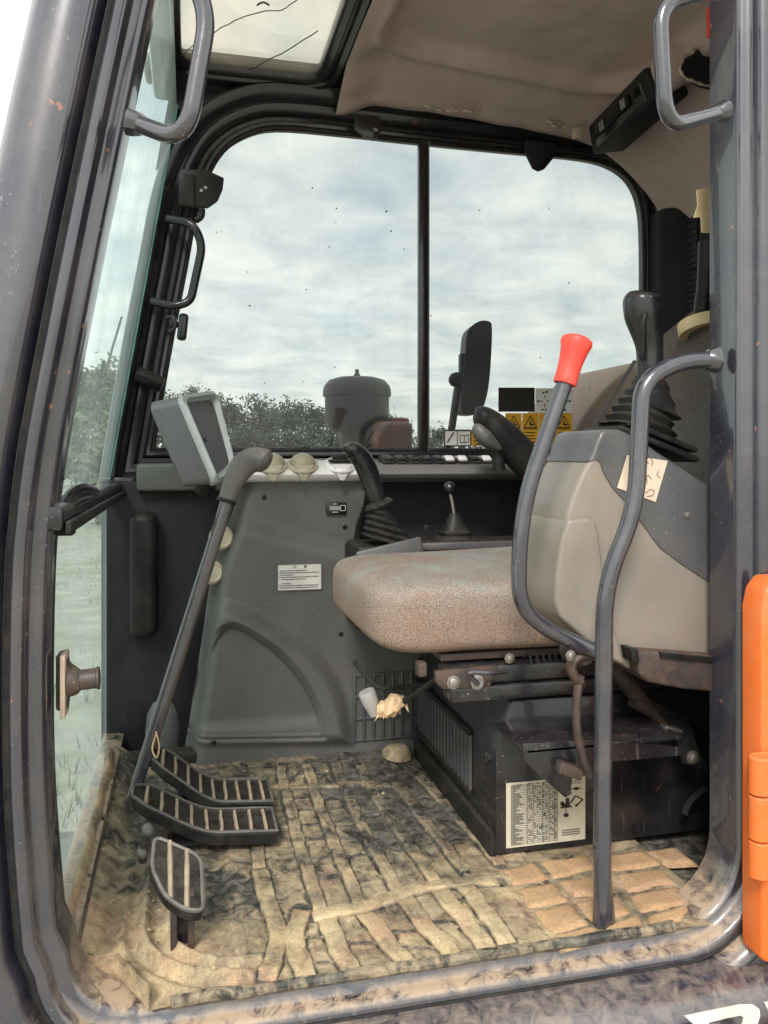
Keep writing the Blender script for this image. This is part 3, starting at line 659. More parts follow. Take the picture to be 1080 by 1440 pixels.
    att = cov - 0.36 * (1 - cell) * (D < 0.02) - 0.30 * (1 - ss(0.0, 0.005, D2 - gap * 0.6 + 0.002)) * (D2 < 0.02)  # dark crevices beside the ribs: bare rubber plus painted edge shade
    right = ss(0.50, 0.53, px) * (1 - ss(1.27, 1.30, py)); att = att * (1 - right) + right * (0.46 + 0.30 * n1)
    HD = Z.reshape(NV + 1, NU + 1)
    def hz(x, y):
        u = (x - X0) / (X1 - X0) * NU; v = (y - Y0) / (Y1 - Y0) * NV
        return float(HD[max(0, min(NV, int(round(v)))), max(0, min(NU, int(round(u))))])
    lo = np.where(py < 1.113, -0.088 + (1.113 - py) * 0.55, X0); hi = np.where(py < 1.113, XR - 0.055, X1); cx_ = np.clip(px, lo, hi)
    mb = MB(); mb.v = [Vector(q) for q in zip(cx_, py, Z)]; w_ = NU + 1
    mb.f = [(j * w_ + i, j * w_ + i + 1, (j + 1) * w_ + i + 1, (j + 1) * w_ + i) for j in range(NV) for i in range(NU)]
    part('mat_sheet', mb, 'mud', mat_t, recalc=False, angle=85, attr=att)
    for P, w, h, n_, m_ in items:
        K = len(P); rings = []; at = []
        for i, p in enumerate(P):
            t = (P[min(i + 1, K - 1)] - P[max(i - 1, 0)]).normalized(); s_ = V(-t.y, t.x, 0)
            wl = w * (1 + 0.28 * nz(p, 45, 1)); wr = w * (1 + 0.28 * nz(p, 45, 4)); hh = h * (1 + 0.35 * nz(p, 30, 2)); o = s_ * (0.003 * nz(p, 18, 3))
            e = 0.35 if i in (0, K - 1) else 1.0
            z0 = base(p.x, p.y) - 0.004; zt = base(p.x, p.y) + hh * e; q = V(p.x, p.y, 0) + o
            rings.append([q - s_ * wl * 1.06 + V(0, 0, z0), q - s_ * wl * 0.97 + V(0, 0, zt * 0.8 + z0 * 0.2), q - s_ * wl * 0.82 + V(0, 0, zt), q - s_ * wl * 0.1 + V(0, 0, zt - 0.001), q + s_ * wr * 0.82 + V(0, 0, zt), q + s_ * wr * 0.97 + V(0, 0, zt * 0.8 + z0 * 0.2), q + s_ * wr * 1.06 + V(0, 0, z0)])
            c_ = 0.45 + 0.24 * (1 - sst(1.10, 1.42, p.y)) - 0.16 * sst(0.24, 0.34, p.x) * sst(1.30, 1.42, p.y)
            if n_ == 'rung': c_ -= 0.30
            k_ = 0.30 * nz(p, 22, 8); at += [0.0, c_ - 0.06 + k_, c_ + k_ + 0.06, c_ + k_, c_ + k_ + 0.06, c_ - 0.12 + k_, 0.0]  # clay on top; sides darker, one more so, as shade painted into the colour
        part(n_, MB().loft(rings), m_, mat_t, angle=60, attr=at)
    for P in wblocks:
        at = []
        def f(u, v):
            p = (P[0] * (1 - u) + P[1] * u) * (1 - v) + (P[3] * (1 - u) + P[2] * u) * v
            k = sst(0, 0.14, min(u, 1 - u, v, 1 - v)); at.append(0.52 + 0.40 * k)
            return V(p.x + nz(p, 30, 1) * 0.005, p.y + nz(p, 30, 2) * 0.005, base(p.x, p.y) - 0.004 + k * (0.0085 + 0.003 * nz(p, 24, 7)))
        m = MB(); m.grid(f, 12, 10); part('clay_block', m, 'mud_right', mat_t, recalc=False, angle=85, attr=at)
    # rolled rubber edge along the sill
    xs = [-0.02 + 0.011 * k for k in range(int((XR - 0.10 + 0.02) / 0.011))]
    pth = [V(x, YD + 0.008 + 0.003 * nz((x, 0, 0), 14), -0.002 + 0.003 * nz((x, 0, 0), 20, 3)) for x in xs]
    m = MB(); m.tube(pth, [0.0075 * (1 + 0.25 * nz(p, 25, 5)) for p in pth], 9); part('mat_edge', m, 'mud_rib', mat_t, attr=[0.34 + 0.35 * nz(q, 9, 3) for q in m.v])
    random.seed(17)
    for i in range(60):
        a, b = random.choice([(random.uniform(120, 360), random.uniform(1300, 1390)), (random.uniform(380, 840), random.uniform(1240, 1345)), (random.uniform(300, 560), random.uniform(1070, 1200)), (random.uniform(140, 230), random.uniform(1230, 1350))])
        p = W(a, b, z=0.005)
        if p.x < X0 + 0.02 or p.y < Y0 + 0.01: continue
        r = random.uniform(0.002, 0.006); m = MB(); c = V(p.x, p.y, hz(p.x, p.y) + r * 0.2)
        m.lathe(c - V(0, 0, r * 0.5), (random.uniform(-.3, .3), random.uniform(-.3, .3), 1), [(r * 0.3, 0), (r, r * 0.3), (r * random.uniform(.7, 1), r * 0.6), (r * 0.35, r)], 6); part('clay_clod', m, 'mud_thick', mat_t, angle=20)
    return hz
HZ = floor_mat()
def sill_mud():
    at = []
    def f(u, v):
        y = 1.10 + 0.72 * v; x = -0.160 + (0.05 + 0.012 * nz((0, y, 0), 8)) * u; at.append(0.55 + 0.3 * nz((x, y, 0), 12))
        return V(x, y, 0.060 * (1 - u) ** 1.5 + 0.02 * nz((x, y, 0), 11) * u * (1 - u) * 3 + 0.010 * math.sin(u * 9) * (1 - u) - 0.008)
    part('kick_lip', MB().grid(f, 20, 90), 'mud', mat_t, recalc=False, angle=85, attr=at)
sill_mud()

# ------------------------------------------------------------------ right-hand console (grey plastic) and what is on it
con = thing('side_console', 'grey moulded plastic side console with arched panel below the window', 'console', (0.2, 1.9, 0.0))
def console():
    def XZ(px, py): p = W(px, py, y=YC); return (p.x, p.z)
    # silhouettes in the console's own plane
    sil = [XZ(*p) for p in [(345, 676), (500, 678), (508, 700), (494, 742), (490, 775), (496, 800), (560, 830), (610, 900), (620, 1062), (258, 1062), (266, 1030), (300, 800), (322, 730)]]
    arch = [XZ(*p) for p in cr([V(266, 1034, 0), V(272, 995, 0), V(284, 940, 0), V(302, 892, 0), V(322, 874, 0), V(350, 884, 0), V(390, 912, 0), V(422, 948, 0), V(444, 990, 0), V(452, 1030, 0)], 4) for p in [(p.x, p.y)]]
    outer = [XZ(p.x, p.y) for p in cr([V(235, 1040, 0), V(262, 935, 0), V(285, 868, 0), V(312, 846, 0), V(350, 858, 0), V(405, 890, 0), V(450, 925, 0), V(478, 975, 0), V(490, 1040, 0)], 4)]
    x0, z1 = XZ(250, 672); x1, z0 = XZ(625, 1064)
    zs = XZ(330, 1024)[1]
    def left_x(z):           # slanting front edge of the console face
        a = XZ(262, 1050); b = XZ(300, 800); c = XZ(345, 678)
        return a[0] + (b[0] - a[0]) * (z - a[1]) / (b[1] - a[1]) if z < b[1] else b[0] + (c[0] - b[0]) * (z - b[1]) / (c[1] - b[1])
    def f(u, v):
        z = z0 + (z1 - z0) * v; xl = left_x(z); x = xl + (x1 - xl) * u
        y = YC
        e = x - xl; y += 0.06 * (1 - sst(0, 0.035, e)) ** 2          # rolls away at its front edge
        so = sdpoly(x, z, outer); y -= 0.026 * (1 - sst(-0.028, 0.014, so))          # raised shoulder round the arch
        si = sdpoly(x, z, arch); y += 0.020 * (1 - sst(-0.012, 0.004, si)); y += 0.009 * math.exp(-((si - 0.001) / 0.0042) ** 2)
        y += 0.010 * sst(zs - 0.006, zs + 0.03, z) * (1 - sst(-0.01, 0.0, si)) - 0.004 * (1 - sst(-0.012, 0.004, si))
        # crease running down to the right below the dials
        zc = XZ(330, 745)[1] + (x - XZ(330, 745)[0]) * (XZ(490, 788)[1] - XZ(330, 745)[1]) / (XZ(490, 788)[0] - XZ(330, 745)[0])
        y -= 0.022 * (1 - sst(zc - 0.008, zc + 0.045, z)) * sst(xl, xl + 0.04, x)
        y += 0.04 * sst(0.55, 0.66, z) * 0.0
        y += 0.0012 * nz((x, 0, z), 7)
        return V(x, y, z)
    m = MB(); nu, nv = 190, 210; vs = [f(i / nu, j / nv) for j in range(nv + 1) for i in range(nu + 1)]; w = nu + 1
    fs = []
    cut = [XZ(*p) for p in [(512, 676), (700, 676), (700, 850), (500, 812), (492, 775), (496, 742), (508, 708)]]
    for j in range(nv):
        for i in range(nu):
            q = vs[j * w + i]
            if sdpoly(q.x, q.z, cut) < -0.004: continue
            fs.append((j * w + i, j * w + i + 1, (j + 1) * w + i + 1, (j + 1) * w + i))
    m.add(vs, fs); part('console_panel', m, 'console_grey', con, recalc=False, angle=70)
    # ledge on top: light plastic nose, grey beyond
    a = W(345, 680, y=YC - 0.025); b = W(745, 680, y=YC - 0.025)
    prof = lambda z: [(YC + 0.02, z - 0.030), (YC - 0.012, z - 0.028), (YC - 0.028, z - 0.022), (YC - 0.034, z - 0.012), (YC - 0.030, z - 0.003), (YC - 0.016, z + 0.004), (YC + 0.03, z + 0.012), (YC + 0.15, z + 0.022), (YC + 0.18, z + 0.022), (YC + 0.18, z - 0.03)]
    zl = W(345, 660, y=YC - 0.03).z
    xm = W(520, 660, y=YC).x
    part('ledge', MB().loft([[V(x, y, z) for y, z in prof(zl)] for x in (a.x - 0.02, (a.x + xm) / 2, xm)]), 'console_light', con, angle=50)
    part('ledge_rear', MB().loft([[V(x, y, z) for y, z in prof(zl - 0.0)] for x in (xm + 0.0015, (b.x + xm) / 2, b.x + 0.30)]), 'console_grey', con, angle=50)
    # dark recess behind the levers and the low box they stand on
    m = MB(); c0 = W(490, 690, y=YC + 0.1); c1 = W(800, 690, y=YC + 0.1)
    m.box(((c0.x + c1.x) / 2 + 0.1, YC + 0.13, 0.36), (c1.x - c0.x + 0.35, 0.02, 0.60)); part('recess_back', m, 'recess_grey', con)
    m = MB(); p0 = W(500, 690, y=YC - 0.01)
    m.prism([W(508, 684, y=YC + 0.0), W(496, 742, y=YC), W(491, 778, y=YC), W(500, 812, y=YC), W(512, 812, y=YC), W(504, 778, y=YC), W(508, 742, y=YC), W(520, 684, y=YC)], (0, 0.13, 0)); part('recess_edge', m, 'black_plastic', con, bevel=0.003)
    zt = W(600, 762, y=1.72).z
    xl_ = W(503, 780, y=1.665).x; m = MB(); m.box(((xl_ + 1.0) / 2, 1.745, zt / 2 + 0.15), (1.0 - xl_, 0.15, zt - 0.30)); part('lever_box', m, 'black_plastic', con, bevel=0.012)
    m = MB(); m.box((W(690, 765, y=1.66).x, 1.668, zt - 0.004), (0.34, 0.012, 0.016)); part('box_rail', m, 'shell_grey', con, bevel=0.004)
    # dials
    for (px, top) in [(382, 'cream_plastic'), (425, 'cream_plastic'), (478, 'black_plastic')]:
        c = W(px, 657, y=YC - 0.005); c.z = zl + 0.001
        sk = MB(); dark = top == 'black_plastic'; ax = (0, -0.5, 1)
        sk.prism([c + V(-0.022, -0.036, 0.008), c + V(0.022, -0.036, 0.008), c + V(0.006, -0.034, -0.026), c + V(0.0, -0.034, -0.028), c + V(-0.006, -0.034, -0.026)], (0, 0.03, 0.004))
        base = part('dial', MB().lathe(c + V(0, -0.004, 0.004), ax, [(0.030, -0.010), (0.035, -0.002), (0.0365, 0.004), (0.034, 0.009), (0.030, 0.011), (0.028, 0.009)], 28), 'cream_plastic' if not dark else 'console_light', con)
        part('dial_tongue', sk, 'console_light' if dark else 'cream_plastic', base, bevel=0.002)
        if not dark:
            part('dial_cap', MB().lathe(c + V(0, -0.008, 0.010), ax, [(0.028, 0), (0.0275, 0.006), (0.024, 0.014), (0.017, 0.020), (0.006, 0.023), (0.001, 0.023)], 26), 'dial_cream', base)
        else:
            k = MB(); k.box(c + V(0, -0.004, 0.026), (0.036, 0.02, 0.014)); k.box(c + V(0.0, -0.004, 0.018), (0.054, 0.035, 0.006)); part('dial_cap', k, top, base, bevel=0.003)
    # rocker switches
    for i, (px, on) in enumerate([(543, 0), (561, 0), (579, 0), (597, 0), (614, 0), (630, 1), (648, 1), (665, 0), (682, 1)]):
        c = W(px, 657, y=YC + 0.045); c.z = zl + 0.014; M = rotm('X', R(14))
        s_ = part('switch', MB().box(c + V(0, 0, 0.002), (0.026, 0.06, 0.012), M), 'black_plastic', con, bevel=0.002)
        part('switch_rocker', MB().box(c + V(0, -0.010, 0.009), (0.021, 0.022, 0.008), rotm('X', R(26))), 'console_light' if on else 'black_gloss', s_, bevel=0.002)
        part('switch_rocker', MB().box(c + V(0, 0.014, 0.011), (0.021, 0.022, 0.008), rotm('X', R(4))), 'plug_grey' if on else 'black_plastic', s_, bevel=0.002)
    # hour meter
    p = W(473, 715, y=YC - 0.006); p.y = f((p.x - left_x(p.z)) / (x1 - left_x(p.z)), (p.z - z0) / (z1 - z0)).y - 0.004
    g = part('hour_meter', MB().box(p, (0.046, 0.010, 0.028)), 'black_gloss', con, bevel=0.002)
    part('meter_window', MB().box(p + V(-0.003, -0.0055, 0.001), (0.026, 0.002, 0.009)), 'plug_grey', g)
    t = MB(); q = p + V(0.014, -0.006, 0.001)
    for d, s_ in [((0, 0, 0.006), (0.012, 0.001, 0.0012)), ((0, 0, -0.006), (0.012, 0.001, 0.0012)), ((0.006, 0, 0), (0.0012, 0.001, 0.012)), ((-0.018, 0, -0.009), (0.014, 0.001, 0.0014)), ((-0.018, 0, 0.0095), (0.008, 0.001, 0.0014))]: t.box(q + Vector(d), s_)
    part('meter_print', t, 'sticker_white', g)
    # printed notice
    pc = W(421, 811, y=YC - 0.02); yy = f((pc.x - left_x(pc.z)) / (x1 - left_x(pc.z)), (pc.z - z0) / (z1 - z0)).y - 0.0025
    w_, h_ = 61 * YC / FPX, 36 * YC / FPX; c = V(pc.x, yy, pc.z)
    n_ = part('notice_sticker', MB().box(c, (w_, 0.0012, h_)), 'sticker_white', con)
    pb = MB()
    for s_ in (-1, 1):
        pb.box(c + V(0, -0.001, s_ * h_ / 2), (w_ + 0.002, 0.0012, 0.0016)); pb.box(c + V(s_ * w_ / 2, -0.001, 0), (0.0016, 0.0012, h_))
    random.seed(3)
    rows = [(0.06, 0.66), (0.04, 0.92), (0.06, 0.34), (0.03, 0.92), (0.08, 0.64), None, (0.08, 0.28), (0.04, 0.92), (0.06, 0.92)]
    for r_, e in enumerate(rows):
        if e is None: continue
        z = c.z + h_ * (0.5 - 0.245 - r_ * 0.082); x = e[0]
        while x < e[1]:
            g_ = random.uniform(0.012, 0.022)
            pb.box(V(c.x - w_ / 2 + w_ * (x + g_ / 2), c.y - 0.001, z), (w_ * g_, 0.001, h_ * random.uniform(0.030, 0.046))); x += g_ + 0.008
    part('notice_print', pb, 'ink_grey', n_)
    for i, ch in enumerate('注意'):
        cu = bpy.data.curves.new('glyph', 'FONT'); cu.body = ch; cu.size = 0.0072; cu.extrude = 0.0002; cu.align_x = 'CENTER'; cu.align_y = 'CENTER'
        to = bpy.data.objects.new('glyph', cu); COL.objects.link(to)
        dg = bpy.context.evaluated_depsgraph_get(); me = bpy.data.meshes.new_from_object(to.evaluated_get(dg)); bpy.data.objects.remove(to)
        if len(me.vertices):
            me.transform(Matrix.Rotation(R(90), 4, 'X')); me.materials.clear(); me.materials.append(MATS['ink'])
            o = bpy.data.objects.new('notice_title', me); COL.objects.link(o); o.parent = n_; o.location = c + V((-0.011, 0.0125)[i], -0.0012, h_ * 0.39) - ORG[con]
    for px_, py_ in [(372, 700), (486, 742), (478, 890), (300, 1040)]:
        q = W(px_, py_, y=YC - 0.01); q.y = f((q.x - left_x(q.z)) / (x1 - left_x(q.z)), (q.z - z0) / (z1 - z0)).y
        part('panel_screw', MB().lathe(q, (0, -1, 0), [(0.0058, -0.001), (0.0058, 0.0012), (0.0042, 0.0026), (0.0014, 0.0022), (0.0005, 0.0022)], 12), 'black_plastic', con)
    # cream caps on the console's front edge
    for px, py in [(310, 757), (296, 806)]:
        p = W(px, py, y=YC - 0.01)
        part('round_cap', MB().lathe(p + V(0, 0.02, 0), (0.35, -1, 0.0), [(0.027, 0), (0.027, 0.012), (0.024, 0.017), (0.019, 0.019), (0.017, 0.017), (0.001, 0.016)], 26), 'cream_plastic', con)
    # louvred air outlet at floor level behind the seat post
    a = W(497, 948, y=YC - 0.012); b = W(602, 1030, y=YC - 0.012)
    yv = YC - 0.022; xa, xb, za, zb2 = a.x, b.x, b.z, a.z
    vent = part('air_vent', MB().box(((xa + xb) / 2, yv + 0.012, (za + zb2) / 2), (xb - xa, 0.012, zb2 - za)), 'black_gloss', con)
    for k in range(9):
        x = xa + (xb - xa) * k / 8; part('vent_bar', MB().box((x, yv, (za + zb2) / 2), (0.0055, 0.014, zb2 - za + 0.006)), 'shell_grey', vent, bevel=0.0012)
    for z in (za, za + (zb2 - za) * 0.33, za + (zb2 - za) * 0.67, zb2): part('vent_bar', MB().box(((xa + xb) / 2, yv + 0.001, z), (xb - xa + 0.006, 0.013, 0.0055)), 'shell_grey', vent, bevel=0.0012)
    # foot of the console along the floor
    m = MB(); m.box((0.25, YC + 0.012, 0.008), (0.80, 0.05, 0.03)); part('console_foot', m, 'black_rubber', con, bevel=0.008)
    # dash block left of the monitor
    a = W(192, 652, y=1.93); b = W(262, 690, y=1.93)
    m = MB(); m.box(((a.x + b.x) / 2 + 0.06, 1.955, (a.z + b.z) / 2), (b.x - a.x + 0.12, 0.08, a.z - b.z)); part('dash_block', m, 'console_grey', con, bevel=0.008, seg=3)
    # black kick trim between pillar and console
    m = MB(); m.box((0.02, 1.965, 0.30), (0.40, 0.03, 0.62)); part('kick_panel', m, 'trim_dark', con, bevel=0.006)
    # small grey bulge low in the corner
    m = MB(); p = W(215, 1000, y=1.93); m.lathe(p + V(0.02, 0.05, -0.10), (0, -0.1, 1), [(0.045, 0), (0.046, 0.05), (0.040, 0.09), (0.028, 0.115), (0.010, 0.125)], 22); part('corner_bulge', m, 'console_grey', con)
    # tall pad beside the pillar
    a = W(181, 722, y=1.90); b = W(222, 898, y=1.90)
    m = MB(); m.box(((a.x + b.x) / 2, 1.93, (a.z + b.z) / 2), (b.x - a.x, 0.075, a.z - b.z)); part('side_pad', m, 'black_plastic', con, bevel=0.022, seg=4)
console()

# ------------------------------------------------------------------ monitor
def monitor():
    tl, tr, br, bl = W(250, 556, y=1.74), W(302, 549, y=1.85), W(331, 661, y=1.83), W(304, 684, y=1.715)
    n = (br - bl).cross(tl - bl).normalized()
    if n.x < 0: n = -n
    t = thing('monitor', 'silver framed monitor housing tilted on the dash beside the pillar', 'monitor', (bl + br) / 2 - n * 0.04)
    c = (tl + tr + br + bl) / 4
    def quad(k, off, r=0.022):
        q = [c + (p - c) * k + n * off for p in (bl, br, tr, tl)]; mid = (q[0] + q[1]) / 2
        return fillet([mid] + q[1:] + [q[0], mid], r * k, 5)[1:]
    back = [p - V(0.062, -0.012, 0.010) for p in quad(0.95, 0.0)]
    part('housing', MB().loft([[p + (c - V(0.06, 0, 0) - p) * 0.12 - V(0.008, 0, 0) for p in back], back, quad(0.99, -0.004)]), 'shell_grey', t, angle=40)
    part('bezel', MB().loft([quad(0.99, -0.014), quad(1.0, -0.004), quad(0.985, 0.004), quad(0.90, 0.008), quad(0.86, 0.006), quad(0.76, -0.016)], caps=False), 'silver_plastic', t, angle=45)
    part('screen', MB().loft([quad(0.78, -0.02), quad(0.78, -0.014)]), 'screen', t)
    m = MB(); p = c + (bl - c) * 0.15 + (tl - c) * 0.12 - n * 0.009; m.lathe(p, n, [(0.005, 0), (0.005, 0.003), (0.003, 0.0035)], 10); part('button', m, 'black_gloss', t)
    m = MB(); b = (bl + br) / 2 - V(0.035, 0, 0); m.tube([b + V(0, 0, 0.02), b + V(-0.01, 0.02, -0.03)], 0.022, 12); part('stand', m, 'black_plastic', t)
monitor()

# ------------------------------------------------------------------ travel lever and pedals
def travel():
    y = 1.55
    b = W(207, 1058, y=1.54); k0 = W(322, 694, y=y); k1 = W(338, 662, y=y)
    t = thing('travel_lever', 'tall grey travel lever with elbow grip rising from the double pedal', 'lever', (b.x, b.y, 0.02))
    d = (k0 - b).normalized(); side = V(0, 1, 0).cross(d).normalized()
    # flat bar with rounded edges, kinked near the bottom
    pts = [b - d * 0.09 + V(0.0, 0, 0), b, b.lerp(k0, 0.5), k0 + d * 0.01]
    m = MB(); rings = []
    for p in pts:
        ring = []
        for a in range(12):
            an = 2 * math.pi * a / 12; cx = math.copysign(abs(math.cos(an)) ** 0.55, math.cos(an)); cy = math.copysign(abs(math.sin(an)) ** 0.55, math.sin(an))
            ring.append(p + side * cx * 0.0112 + V(0, 1, 0) * cy * 0.007)
        rings.append(ring)
    m.loft(rings); part('bar', m, 'tube_paint', t, angle=50)
    m = MB(); m.tube([b.lerp(k0, 0.03) + side * 0.0108 + V(0, -0.004, 0), k0 + side * 0.0104 + V(0, -0.004, 0)], 0.0035, 6); part('bar_edge', m, 'rusty', t)
    g = [k0 - d * 0.012, W(328, 680, y=y), W(338, 660, y=y), W(352, 648, y=y - 0.005), W(368, 647, y=y - 0.012), W(379, 652, y=y - 0.018)]
    m = MB(); P = cr(g, 5); K = len(P) - 1
    rr = [0.0165 + 0.0075 * sst(0, 0.5, i / K) - 0.001 * sst(0.6, 0.8, i / K) if i < K - 2 else (0.019 if i == K - 2 else 0.015 if i == K - 1 else 0.006) for i in range(K + 1)]
    m.tube(P, rr, 16); part('grip', m, 'grip_grey', t)
    m = MB(); m.lathe(k0 - d * 0.018, d, [(0.014, 0), (0.0185, 0.001), (0.0185, 0.006), (0.0165, 0.008)], 18); part('grip_collar', m, 'black_rubber', t)
    m = MB(); p = b + side * 0.016 + V(0, -0.012, 0.01); m.tube(cr([p + V(0, 0, 0.035), p + V(0.006, 0, 0.01), p + V(0.002, 0, -0.012), p + V(-0.006, 0, 0.004), p + V(0, 0, 0.03)], 5), 0.0016, 5); part('wire_tie', m, 'rag', t)
    # pedals: flat heel, toe sweeping up
    def pedal(px_r, y0, y1, zr, xl, toe, label, name='travel_pedal'):
        xr = W(px_r, 1150, y=y0).x; L = xr - xl
        t = thing(name, label, 'pedal', ((xl + xr) / 2, (y0 + y1) / 2, 0.0), 'double travel pedals')
        def zc(u): return zr + toe * (1 - sst(-0.1, 0.60, u)) / (1 - sst(-0.1, 0.6, 0)) + 0.018 * (1 - u)
        def edge(u, s):      # plan outline: rounded toe
            w = (y1 - y0) / 2 * (1 - 0.45 * (1 - sst(0, 0.16, u)) ** 2); return (y0 + y1) / 2 + s * w
        rings = []; NU = 28
        for i in range(NU + 1):
            u = i / NU; x = xl + L * u; z = zc(u); a, b_ = edge(u, -1), edge(u, 1)
            rings.append([V(x, a, z - 0.016), V(x, a, z + 0.001), V(x, a + 0.004, z + 0.004), V(x, a + 0.008, z), V(x, b_ - 0.008, z), V(x, b_ - 0.004, z + 0.004), V(x, b_, z + 0.001), V(x, b_, z - 0.016)])
        part('pad', MB().loft(rings), 'black_rubber', t, angle=40)
        rim = [r[2] + V(0, 0, 0.0005) for r in rings] + [r[5] + V(0, 0, 0.0005) for r in rings[::-1]]
        part('rim', MB().tube(rim + [rim[0]], [0.0026 * (1 + 0.3 * nz(p, 60)) for p in rim + [rim[0]]], 6), 'grip_grey', t)
        for k in range(9):
            u = 0.09 + k * 0.105; w = 0.012; rs = []
            for e in range(7):
                v = e / 6; yy = edge(u, -1) + 0.007 + (edge(u, 1) - edge(u, -1) - 0.014) * v; xx = xl + L * u + 0.0015 * nz((u * 9, v * 3, k), 1.0); ww = 0.0035 * (1 + 0.3 * nz((k, v * 4, 0), 1.3))
                z = zc(u) - 0.001; rs.append([V(xx - ww, yy, z), V(xx - ww * 0.6, yy, z + 0.0052), V(xx + ww * 0.6, yy, z + 0.0052), V(xx + ww, yy, z)])
            part('rib', MB().loft(rs), 'pedal_rib', t)
        m = MB(); xc = xl + L * 0.28; m.tube([V(xc, (y0 + y1) / 2, zc(0.28) - 0.015), V(xc - 0.02, (y0 + y1) / 2, 0.0)], 0.012, 8); part('pivot_post', m, 'rusty', t)
        m = MB(); m.box((xl + L * 0.5, (y0 + y1) / 2, zc(0.5) - 0.02), (L * 0.55, (y1 - y0) * 0.7, 0.006)); part('under_plate', m, 'black_paint', t)
        return t
    pedal(390, 1.402, 1.503, 0.022, W(186, 1100, y=1.43).x, 0.055, 'ribbed black travel pedal nearer the doorway, in front of its twin')
    pedal(384, 1.510, 1.622, 0.028, W(212, 1070, y=1.53).x, 0.072, 'ribbed black travel pedal at the foot of the tall grey lever')
    # single foot pedal on its post
    a = [W(216, 1176, y=1.262), W(284, 1206, y=1.225), W(287, 1284, y=1.12), W(262, 1284, y=1.12), W(232, 1262, y=1.14), W(212, 1222, y=1.195)]
    a = fillet([a[0].lerp(a[5], 0.5)] + a + [a[0].lerp(a[5], 0.5)], 0.022, 4)[1:]
    t = thing('foot_pedal', 'single small foot pedal on a short post near the front corner', 'pedal', W(258, 1322, z=0.0))
    nrm = (W(284, 1206, y=1.225) - W(216, 1176, y=1.262)).cross(W(262, 1284, y=1.12) - W(216, 1176, y=1.262)).normalized()
    if nrm.z < 0: nrm = -nrm
    c = sum(a, V(0, 0, 0)) / len(a); a = [p - nrm * (p - c).dot(nrm) for p in a]
    part('pad', MB().prism([p - nrm * 0.014 for p in a], nrm * 0.016), 'black_rubber', t, bevel=0.004)
    rim = [c + (p - c) * 0.965 + nrm * 0.002 for p in a]; part('rim', MB().tube(resample(rim + [rim[0]], 0.02), 0.0032, 6), 'grip_grey', t)
    for (s0, s1) in [(W(238, 1188, y=1.25), W(240, 1262, y=1.14)), (W(262, 1200, y=1.235), W(262, 1280, y=1.125))]:
        s0 = s0 - nrm * ((s0 - c).dot(nrm) - 0.002); s1 = s1 - nrm * ((s1 - c).dot(nrm) - 0.002)
        m = MB(); m.tube([s0.lerp(s1, k / 6) for k in range(7)], [0.0038 * (1 + 0.2 * nz((k, 0, 0), 1.7)) for k in range(7)], 6); part('rib', m, 'pedal_rib', t)
    p = W(258, 1322, z=0.0); top = c - nrm * 0.012 + V(0.01, -0.03, 0)
    for s in (-1, 1): part('post', MB().box((p + top) / 2 + V(s * 0.0115, 0, 0), (0.009, 0.022, (top - p).length + 0.01)), 'rusty', t, bevel=0.002)
    part('post', MB().box((p + top) / 2 + V(0, 0.008, 0), (0.016, 0.006, (top - p).length + 0.01)), 'black_paint', t)
    # linkage knuckle between the pedals
    t = thing('pedal_linkage', 'muddy rod ends of the pedal linkage left of the foot pedal', 'linkage', W(200, 1215, z=0.02))
    for (px, py, r) in [(207, 1172, 0.009), (199, 1204, 0.008)]:
        q = W(px, py, y=1.33); m = MB(); m.lathe(q + V(0, 0.015, 0), (0.1, -1, 0.1), [(0.003, -0.012), (r * 0.8, -0.01), (r, 0), (r, 0.014), (r * 0.7, 0.02), (0.003, 0.022)], 12); part('rod_end', m, 'grip_grey', t)
    m = MB(); m.tube([W(206, 1172, y=1.34), W(200, 1212, y=1.34)], 0.007, 8); part('rod', m, 'rusty', t)
travel()

